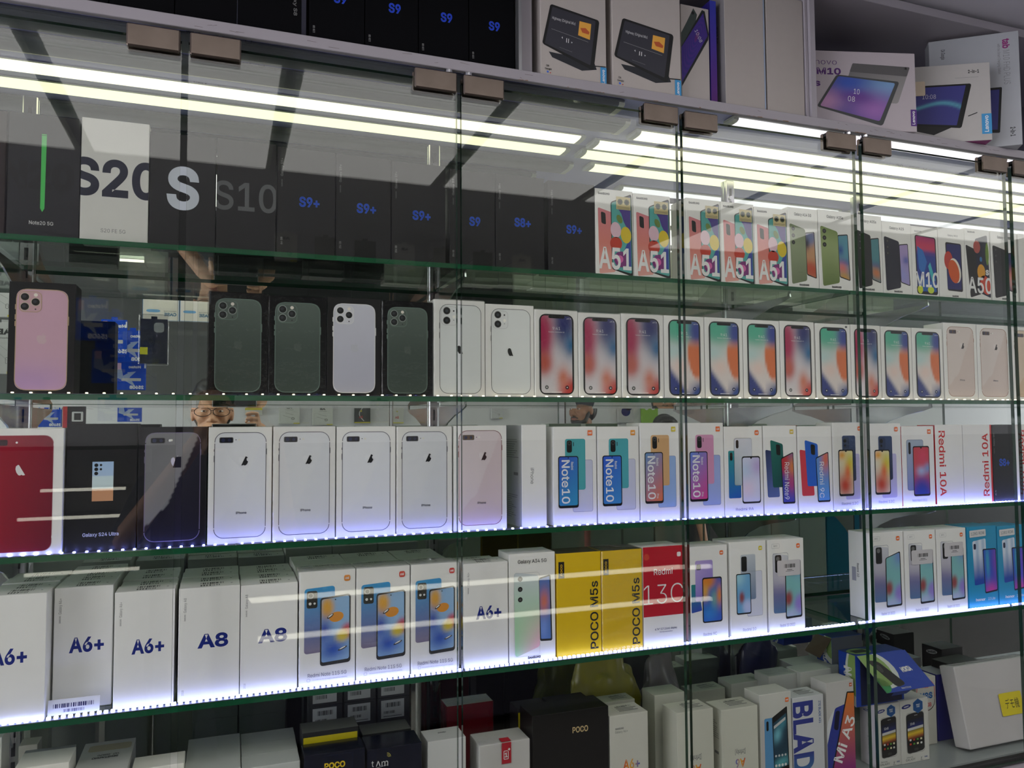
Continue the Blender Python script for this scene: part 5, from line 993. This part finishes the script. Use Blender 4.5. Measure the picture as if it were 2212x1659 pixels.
b = MB(); A = Art(Wn, .088); A.rr(0, 0, 1, 1, NB); A.up(); A.ell(.18, .6, .34, .5, C(200, 206, 200)); A.up(); A.ell(.12, .62, .30, .46, C(130, 160, 90)); A.ell(.02, .2, .16, .2, C(50, 140, 80)); A.up(); A.quad(((.1, .86), (.3, .82), (.5, .16), (.28, .1)), C(24), .3); A.up(); A.rot(.23, .62, .05, .07, 0, C(60)); A.text('NOKIA', .72, .52, .11, C(226), w=.34, rot=3, bold=.05); A.text('Nokia 2720 fold', .44, .07, .04, C(200), w=.3)
T = lambda x, y, k: (x+.004+(.088-y)*.42, -.0015-(.088-y)*.5-k*.8, hh-.0005-(.088-y)*.80+k*.5)
b.art(A, T); b.face([T(0, 0, -.0006), T(Wn, 0, -.0006), T(Wn, .088, -.0006), T(0, .088, -.0006)], C(150, 150, 150)); b.face([T(.02, .0, 0), T(.07, .0, 0), (T(.07, 0, 0)[0]-.004, T(.07, 0, 0)[1]+.012, T(.07, 0, 0)[2]-.012), (T(.02, 0, 0)[0]+.004, T(.02, 0, 0)[1]+.012, T(.02, 0, 0)[2]-.012)], NB); b.obj('lid_flap', o)['label'] = 'blue lid flap picturing a black flip phone'
# dark label-bearing cartons at the back
lb_ = 0
for r_, (yt, H) in enumerate(((1528, None), (1478, .052))):
    for k, (a, c) in enumerate(((668, 741), (744, 813), (816, 886))):
        Y = 1.53; X0, X1 = at(a, 1520, Y).x, at(c, 1520, Y).x; z1 = at(a, yt+(-9*k), Y).z; z0 = ZE+.0003 if r_ == 0 else zz[k]+.0006
        if r_ == 0: zz = (locals().get('zz') or []) if k else []; zz.append(z1)
        else: z1 = z0+.048
        o = carton(X1-X0-.001, .045, z1-z0, C(62, 64, 66), None, (X0, Y, z0)); o['_w'], o['_h'] = X1-X0-.001, z1-z0
        tag(o, f'dark grey carton with white barcode label, {("left", "middle", "right")[k]} of the {("lower", "upper")[r_]} three behind', 'box', 'dark cartons with barcode labels')
        if r_ == 0: h = o['_h']; sticker(o, .1, 1-.038/h, .82, 1-.004/h, o['_w'], h, lambda A: (A.rr(0, 0, 1, 1, C(200, 204, 204)), A.up(), bars(A, .2, .6, .85, .85, 24, C(60)), bars(A, .12, .25, .6, .4, 20, C(80), 9), A.rr(.1, .08, .9, .12, C(110))), 'barcode_label', label='white barcode label')
        else: sticker(o, .1, .1, .82, .85, o['_w'], o['_h'], lambda A: (A.rr(0, 0, 1, 1, C(200, 204, 204)), A.up(), bars(A, .2, .6, .85, .85, 24, C(60)), bars(A, .12, .2, .6, .4, 20, C(80), 4)), 'barcode_label', label='white barcode label')
# olive plastic bag heaped behind the cartons
def bag(loc, r, col, label, seed, m):
    b = MB(); rnd = random.Random(seed); ph = [rnd.uniform(0, 6) for _ in range(8)]
    def T(p):
        x, y, z = p; n = math.sin(x*90+ph[0])*math.sin(z*70+ph[1])+.6*math.sin(y*120+z*60+ph[2])+.4*math.sin(x*200+y*160+ph[3]); k = 1+.10*n; return (x*k, y*k, max(z*k, -r[2]*.93))
    b.ell((0, 0, 0), r, col, m, 48, 28, T); return tag(b.obj('plastic_bag', None, loc), label, 'bag')
bag((.76, 1.52, ZE+.135), (.085, .028, .145), C(140, 134, 40), 'crumpled olive yellow plastic bag behind the large black carton', 2, PLAST)
bag((1.19, 1.565, ZE+.15), (.05, .018, .16), C(24, 28, 60), 'crumpled navy plastic bag behind the upside down cartons', 5, PLAST)
bag((.915, 1.548, ZE+.1215), (.05, .024, .13), C(120, 116, 112), 'crumpled grey plastic bag left of the third door gap, at the back', 9, PLAST)
# ---------------------------------------------------------------- ceiling lights of the shop
for i, a in enumerate((-1.05, -.43, .19, .81, 1.43, 2.05, 2.67, 3.29)):
    t = tag(empty('ceiling_light', (a+.28, .085, CEIL)), f'large dim rectangular ceiling light panel over the aisle, {rn[i]} from left', 'ceiling light', 'rectangular ceiling light panels')
    b = MB(); b.box(-.295, -.45, -.010, .295, .45, -.0005, m=PLW, ch=.002); b.obj('frame', t)
    b = MB(); b.box(-.28, -.435, -.014, .28, .360, -.0105, m=PANEL); b.box(-.28, .372, -.014, .28, .425, -.0105, m=PANEL); b.obj('light_face', t)
# more shop lights further back
for i, X in enumerate((-1.2, 2.4)):
    t = tag(empty('ceiling_panel', (X, -.75, CEIL)), f'square shop ceiling panel behind the photographer, {rn[i]} from left', 'ceiling light', 'square ceiling panels')
    b = MB(); b.box(-.3, -.3, -.012, .3, .3, -.0005, m=PLW, ch=.002); b.obj('frame', t); b = MB(); b.box(-.27, -.27, -.014, .27, .27, -.0125, m=PANEL); b.obj('light_face', t)
# ---------------------------------------------------------------- counter opposite, with two lit strips
ct = tag(empty('glass_counter', (1.2, -1.0, 0)), 'low glass counter across the aisle with two lit strips', 'counter')
def pc_(b, name, par=ct): o = b.obj(name); o.parent = par; o.matrix_parent_inverse = Matrix.Translation(par.location).inverted(); return o
b = MB(); b.box(-.1, -1.30, .05, 2.6, -1.02, .38, m=DARKIN, ch=.003); pc_(b, 'cabinet_body')
b = MB(); b.box(-.1, -1.30, .74, 2.6, -.97, .75, m=ALU); pc_(b, 'counter_top')
b = MB(); b.box(-.1, -1.305, .38, 2.6, -1.295, .74, m=DARKIN); pc_(b, 'back_panel')
ED = emit('counter_strip_light', (1, .97, .82), 1.2)
for x0, x1, z in ((.02, 2.34, EYE-.926), (.09, 2.34, EYE-.757)):
    b = MB(); b.box(x0, -1.01, z-.010, x1, -.99, z+.010, m=ED, ch=.002); pc_(b, 'strip_light')
    b = MB(); b.box(x0, -1.03, z-.008, x1, -1.0105, z+.008, m=ALU); pc_(b, 'strip_carrier')
sh = tag(empty('display_stand', (-.9, -.9, 0)), 'narrow shop stand with short lit strips at far left across the aisle', 'stand')
b = MB(); b.box(-1.35, -1.20, .0, -.30, -1.02, .5, m=DARKIN, ch=.003); b.box(-1.35, -1.20, .5, -.30, -1.19, 1.35, m=ALU); pc_(b, 'body', sh)
for p0, p1 in (((85, 1061), (270, 1057)), ((35, 1124), (293, 1117)), ((50, 1245), (300, 1228))):
    q0, q1 = at(*p0, 3.6), at(*p1, 3.6); b = MB(); b.box(q0.x, -1.01, q0.z-.006, q1.x, -.998, q0.z+.006, m=ED); pc_(b, 'strip_light', sh)
    b = MB(); b.box(q0.x, -1.19, q0.z-.004, q1.x, -1.0105, q0.z+.004, m=ALU); pc_(b, 'strip_carrier', sh)
# ---------------------------------------------------------------- packets hanging on the slatwall opposite (seen in the mirror)
YW = -1.9499; MW = 2*YM-YW-.03
def pack(px, py, w, h, label, col, art=None, D=.02, cat='packet', grp='packets hanging on the slatwall', film=False, YP=None):
    yp = YP if YP is not None else YW+.03
    if YP is None: w, h = w*1.14, h*1.14
    c = at(px, py, 2*YM-yp); b = MB(); b.box(-w/2, 0, -h/2, w/2, D, h/2, col, ch=.001)
    if art: b.art(art(w, h), lambda x, y, k: (w/2-x, D+k, y-h/2))
    o = b.obj('hanging_packet', None, (c.x, yp-D, c.z)); tag(o, label, cat, grp)
    b = MB(); b.tube([(0, D*.5, h/2-.006), (0, YW-yp+D, h/2+.004)], .0012, 6, m=CHROME); b.box(-.012, D*.3, h/2-.0005, .012, D*.5, h/2+.012, col); b.obj('hook', o)
    if film: b = MB(); b.box(-w/2-.006, -.004, -h/2-.006, w/2+.006, D+.006, h/2+.02, m=POLYB, ch=.003); b.obj('clear_bag', o)
    return o
def cab_(W, H): A = Art(W, H); A.text('AB', .5, .82, .1, C(60), w=.28, bold=.04); A.text('earphones 2', .5, .70, .03, C(80), w=.4); A.ring(.08, .05, .92, .6, .06, .006, C(160)); A.line(.3, .45, .7, .55, .012, C(120)); A.line(.25, .25, .8, .42, .012, C(120)); A.ring(.25, .2, .4, .32, .06, .02, C(80)); A.rr(0, 0, .3, .05, C(210, 200, 60)); return A
def cbl(W, H): A = Art(W, H); A.rr(0, 0, 1, .05, C(210, 200, 50)); [A.line(.4+.3*math.sin(i*.35), .1+i*.08, .4+.3*math.sin(i*.35+.35), .18+i*.08, .05, C(210)) for i in range(10)]; A.text('2A', .6, .3, .1, C(200, 40, 40), bold=.05); A.ell(.6, .6, .07, None, C(210, 200, 50)); A.ell(.6, .8, .07, None, C(210, 200, 50)); return A
def net(W, H):
    A = Art(W, H); A.poly([(.95, .95), (.62, .62), (.3, .66), (.5, .45), (.3, .1), (.6, .3), (.95, .45)], C(160, 176, 206)); A.up(); A.poly([(.75, .75), (.55, .6), (.7, .5)], C(20, 70, 180)); A.text('Netac', .35, .82, .08, C(230), w=.4, bold=.04); A.rr(.05, .78, .0, .95, C(220)); A.rr(.15, .32, .75, .42, C(190)); A.text('256GB', .28, .1, .1, C(236), w=.45, bold=.04); A.rr(.76, .72, .92, .95, C(230, 190, 210)); return A
def cas(W, H): A = Art(W, H); A.rr(.14, .34, .84, .97, C(220, 216, 204)); A.up(); A.ring(.3, .55, .68, .92, .18, .015, C(170)); A.text('CASE', .24, .17, .075, C(70, 110, 140), w=.3, bold=.04); A.rr(.5, .22, .92, .29, C(110, 160, 200), .2); A.text('PROTECTIVE', .25, .25, .03, C(120), w=.3); A.ring(0, 0, 1, 1, .03, .012, C(120, 160, 200)); return A
BLU = C(20, 74, 190)
pack(348, 652, .15, .17, 'white phone case packet with round charging ring, left one', C(214, 210, 200), cas, YP=-.62); pack(425, 655, .14, .17, 'white phone case packet behind the first door gap', C(214, 210, 200), cas, YP=-.62)
pack(246, 728, .10, .15, 'blue memory stick packet partly behind the black carton reflection', BLU, net, YP=-.50); pack(286, 748, .125, .14, 'blue memory stick packet with white plug, upper', BLU, net, YP=-.57); pack(280, 812, .13, .125, 'blue memory stick packet with black plug, lower', BLU, net, YP=-.62)
pack(332, 737, .105, .19, 'dark navy phone case in a clear bag', C(20, 24, 50), lambda W, H: (lambda A: (A.rr(.12, .7, .5, .92, C(130, 134, 140), .3), A.text('IP12P', .45, .5, .06, C(10), rot=10), A.rr(.72, .2, 1, .36, C(200, 200, 30)), A)[-1])(Art(W, H)), film=True, YP=-.42)
pack(108, 898, .09, .10, 'small blue memory card packet at lower left', BLU, net, YP=-.75); pack(160, 900, .09, .11, 'black and red memory card packet', C(30, 24, 26), lambda W, H: (lambda A: (A.rr(.1, .3, .6, .7, C(210), .1), A.up(), A.rr(.2, .36, .5, .64, C(30)), A.rr(.8, 0, 1, 1, C(190, 30, 30)), A)[-1])(Art(W, H)), YP=-.75)
pack(280, 890, .10, .09, 'small blue memory card packet near the centre left', BLU, net, YP=-.75)
pack(8, 640, .07, .16, 'white earphone carton at the left picture border, upper', C(200), cab_, YP=-.3); pack(8, 752, .06, .20, 'white earphone carton at the left picture border, lower', C(196), cab_, YP=-.3)
pack(625, 894, .112, .11, 'white earphone packet left of another one alike', C(206, 208, 200), cab_); pack(697, 897, .112, .11, 'white earphone packet right of its twin', C(206, 208, 200), cab_)
pack(548, 883, .09, .07, 'white packet with a yellow stripe beside the photographer', C(206, 206, 196), lambda W, H: (lambda A: (A.rr(0, .4, 1, .6, C(206, 200, 60)), A)[1])(Art(W, H)))
pack(783, 892, .09, .115, 'dark cable packet with yellow base, left one', C(60, 64, 60), cbl); pack(860, 893, .065, .115, 'pale cable packet with yellow base, right one', C(200, 200, 190), lambda W, H: cbl(W, H))
pack(1074, 888, .07, .09, 'white packet hanging right of second door gap', C(206), cab_); pack(1352, 893, .11, .12, 'white packet with navy earphones picture', C(200), lambda W, H: (lambda A: (A.ell(.5, .6, .3, .25, C(30, 50, 110)), A.ell(.3, .8, .2, .16, C(30, 50, 110)), A)[-1])(Art(W, H)))
pack(1404, 890, .12, .14, 'lime green packet above the dark-haired head', C(140, 190, 50), lambda W, H: (lambda A: (A.ell(.3, .7, .13, None, C(220)), A.ell(.7, .7, .13, None, C(220)), A)[-1])(Art(W, H)))
for i in range(7):
    pack(600+i*75, 585-(-6*i), .10, .13, f'small accessory packet seen under the top shelf, {rn[i]} from left', (C(200, 198, 188), C(120, 118, 112), C(60, 62, 64), C(206, 204, 200), C(150, 150, 140), C(40, 44, 50), C(196, 190, 176))[i], cab_ if i % 3 == 0 else None, YP=-1.1)
# ---------------------------------------------------------------- people seen only in the mirror
SK = pbr('skin', C(196, 148, 116), rough=.5, noise=.08, nscale=25); SK2 = pbr('tan_skin', C(166, 118, 90), rough=.5, noise=.08, nscale=25)
HAIR = pbr('black_hair', C(20, 18, 18), rough=.45, bump=.6, nscale=120); LIP = pbr('lips', C(160, 96, 88), rough=.4); EYEW = pbr('eye_white', C(220, 216, 210), rough=.2); IRIS = pbr('dark_iris', C(30, 20, 16), rough=.1)
SHIRT = {}
def blob_mesh(items, name, par, m, vox=.006, smooth=6):
    """fuse ellipsoids and tapered limbs into one continuous skin"""
    b = MB()
    for it in items:
        if it[0] == 'e': b.ell(it[1], it[2], m=m, n=20, k=14, T=it[3] if len(it) > 3 else None)
        else: b.tube(it[1], it[2], 14, m=m); [b.ell(p, (r_, r_, r_), m=m, n=14, k=10) for p, r_ in ((it[1][0], it[2][0]), (it[1][-1], it[2][-1]))]
    o = b.obj(name, par); r = o.modifiers.new('fuse', 'REMESH'); r.mode = 'VOXEL'; r.voxel_size = vox; r.use_smooth_shade = True
    s = o.modifiers.new('smooth', 'SMOOTH'); s.iterations = smooth; s.factor = .5; return o
def head_items(h):                              # h: centre of the head, facing +Y
    x, y, z = h
    return [('e', (x, y, z+.02), (.074, .092, .10)), ('e', (x, y+.028, z-.045), (.058, .062, .066)), ('e', (x, y+.052, z-.088), (.026, .026, .022)), ('e', (x-.036, y+.052, z-.022), (.028, .03, .028)), ('e', (x+.036, y+.052, z-.022), (.028, .03, .028)),
            ('l', [(x, y+.086, z+.012), (x, y+.104, z-.028)], [.010, .015]), ('e', (x-.013, y+.094, z-.033), (.011, .011, .009)), ('e', (x+.013, y+.094, z-.033), (.011, .011, .009)), ('e', (x, y+.084, z+.030), (.052, .016, .015)), ('e', (x-.032, y+.078, z-.008), (.02, .012, .010)), ('e', (x+.032, y+.078, z-.008), (.02, .012, .010)), ('e', (x, y+.086, z-.062), (.024, .012, .010)),
            ('e', (x-.077, y-.004, z-.005), (.010, .018, .032)), ('e', (x+.077, y-.004, z-.005), (.010, .018, .032)), ('l', [(x, y-.02, z-.06), (x, y-.035, z-.19)], [.052, .058])]
def hand(items, w, d, palm, fing, r=.0085):    # wrist, palm centre, finger polylines
    items.append(('l', [w, palm], [.026, .030])); items.append(('e', palm, (.036, .02, .034)))
    for f in fing: items.append(('l', f, [r*1.1, r, r*.95, r*.8][:len(f)]))
def person(label, hx, hy, hz, yaw, skin, shirt, hair_h, glasses=False, holding=False, beard=False, scale=1.0):
    t = tag(empty('person', (hx, hy, 0), (0, 0, yaw)), label, 'person'); z = hz; x = y = 0.0
    it = head_items((0, 0, z)); sh_z = z-.24; hip = z-.74
    if holding:
        # forearms raised, both hands gripping a phone held in front of the mouth
        for s, px in ((-1, -.035-hx), (1, .108-hx)):
            wr = (px+s*.055, .20, z-.115); pm = (px+s*.018, .262, z-.075)
            el = (s*.25, .10, z-.42); it.append(('l', [el, wr], [.042, .027]))
            fg = []
            for k in range(4): zz_ = z-.005-k*.021-(.045 if s < 0 else 0); fg.append([(pm[0]+s*.006, .268, pm[2]+.018-k*.018-(.03 if s < 0 else 0)), (px+s*.012, .286, zz_), (px-s*.006, .297, zz_), (px-s*.026, .297, zz_-.003)])
            fg.append([(pm[0], .250, pm[2]), (px+s*.006, .250, z-.07), (px-s*.010, .252, z-.052-(.02 if s < 0 else -.03)), (px-s*.028, .262, z-.048-(.02 if s < 0 else -.008))])
            hand(it, wr, 0, pm, fg)
    else:
        for s in (-1, 1):
            wr = (s*.27, .04, hip-.05); it.append(('l', [(s*.235, -.01, z-.52), wr], [.040, .026])); pm = (s*.275, .05, hip-.11)
            fg = [[(pm[0], pm[1]-.02+.018*k, pm[2]-.03), (pm[0]-s*.004, pm[1]-.018+.018*k, pm[2]-.065), (pm[0]-s*.012, pm[1]-.014+.018*k, pm[2]-.09+.006*abs(k-1))] for k in range(4)]; fg.append([(pm[0], pm[1]+.03, pm[2]), (pm[0]-s*.01, pm[1]+.05, pm[2]-.03), (pm[0]-s*.014, pm[1]+.055, pm[2]-.05)]); hand(it, wr, 0, pm, fg)
    blob_mesh(it, 'body', t, skin, .0045, 4)
    m = pbr('shirt_cloth', shirt, rough=.85, bump=.3, nscale=80)
    tr = [('l', [(0, -.03, sh_z-.04), (0, -.03, z-.48), (0, -.03, hip)], [.13, .125, .135]), ('e', (0, -.03, sh_z-.05), (.19, .10, .085)), ('e', (0, -.02, z-.42), (.16, .115, .16)), ('e', (0, -.03, hip), (.165, .12, .12)), ('l', [(0, -.035, z-.17), (0, -.035, sh_z)], [.068, .09])]
    for s in (-1, 1):
        if holding: tr.append(('l', [(s*.18, -.02, sh_z-.03), (s*.25, .05, z-.42), (s*.25, .09, z-.415)], [.062, .052, .050]))
        else: tr.append(('l', [(s*.185, -.03, sh_z-.03), (s*.225, -.02, z-.52)], [.062, .050]))
    blob_mesh(tr, 'shirt', t, m, .010, 6)
    tm = pbr('trouser_cloth', C(40, 44, 60), rough=.85, bump=.2, nscale=90); lg = [('e', (0, -.03, hip-.06), (.165, .12, .10))]
    for s in (-1, 1): lg.append(('l', [(s*.085, -.03, hip-.06), (s*.095, -.01, hip*.52), (s*.10, -.03, .09)], [.088, .062, .048]))
    blob_mesh(lg, 'trousers', t, tm, .012, 5)
    for s in (-1, 1): b = MB(); b.ell((s*.10, .03, .045), (.048, .135, .045), C(40), PLAST, T=lambda p: (p[0], p[1], max(p[2], .002))); b.obj('shoe', t)
    hr = [('e', (0, -.018, z+.052), (.083, .094, .088+hair_h*.5)), ('e', (0, -.045, z+.0), (.080, .075, .085)), ('e', (0, .02, z+.088+hair_h*.3), (.070, .072, .040+hair_h*.4)), ('e', (-.045, .03, z+.075), (.036, .048, .03)), ('e', (.045, .03, z+.075), (.036, .048, .03))]
    ho = blob_mesh(hr, 'hair', t, HAIR, .006, 2)
    if beard: blob_mesh([('e', (0, .050, z-.085), (.045, .045, .032)), ('l', [(-.062, .01, z-.02), (-.052, .035, z-.075), (0, .075, z-.098)], [.014, .018, .018]), ('l', [(.062, .01, z-.02), (.052, .035, z-.075), (0, .075, z-.098)], [.014, .018, .018]), ('l', [(-.028, .088, z-.057), (0, .099, z-.049), (.028, .088, z-.057)], [.005, .006, .005])], 'beard', t, HAIR, .004, 1)
    for s in (-1, 1):
        b = MB(); b.ell((s*.032, .0795, z+.006), (.0125, .0105, .0048), m=EYEW); e = b.obj('eye', t); b = MB(); b.ell((s*.032, .0885, z+.006), (.0048, .003, .0042), m=IRIS); b.obj('iris', e)
        b = MB(); b.tube([(s*.016, .101, z+.026), (s*.034, .099, z+.031), (s*.052, .087, z+.027)], .0024, 6, m=HAIR); b.obj('eyebrow', t)
    b = MB(); b.ell((0, .0955, z-.058), (.022, .006, .004), m=LIP); b.ell((0, .0945, z-.067), (.019, .007, .005), m=LIP); b.obj('lips', t)
    if glasses:
        b = MB()
        for s in (-1, 1):
            ring = [(s*(.036+.031*math.cos(a)*1.05), .108-.10*abs(.036+.031*math.cos(a))**1.2*.9, z+.003+.019*math.sin(a)) for a in [i*PI/10 for i in range(21)]]; b.tube(ring, .0016, 6, m=SLOTM); b.tube([(s*.068, .100, z+.010), (s*.079, .06, z+.012), (s*.082, -.01, z+.004)], .0016, 6, m=SLOTM)
        b.tube([(-.006, .110, z+.006), (0, .112, z+.009), (.006, .110, z+.006)], .0016, 6, m=SLOTM); b.obj('glasses', t)
    return t
ph = person('photographer with black-framed glasses holding up a phone, seen in the mirror', -.048, -.335, EYE+.055, 0, SK, C(52, 56, 66), .035, glasses=True, holding=True)
b = MB(); b.box(-.045, -.0125, EYE-.070, .118, -.004, EYE+.0085, C(26), PLAST, ch=.003); b.box(-.020, -.004, EYE-.024, .026, -.0028, EYE+.0065-.001, C(34), PLAST, ch=.001)
for q in ((-.0105, .0), (.012, -.012)): b.ell((q[0], -.0028, EYE-.008+q[1]*.2), (.007, .0012, .007), C(14), PLAST, 16, 6)
tag(b.obj('smartphone'), 'black smartphone held up by the photographer, seen in the mirror', 'phone')
person('bearded man turned sideways, seen in the mirror under the second shelf', 2.30, -1.66, EYE+.095, math.radians(62), SK2, C(30, 34, 50), .0, beard=True)
person('dark-haired person whose forehead shows in the mirror by the third door gap', 2.95, -1.66, EYE-.07, math.radians(10), SK, C(80, 84, 90), .0)
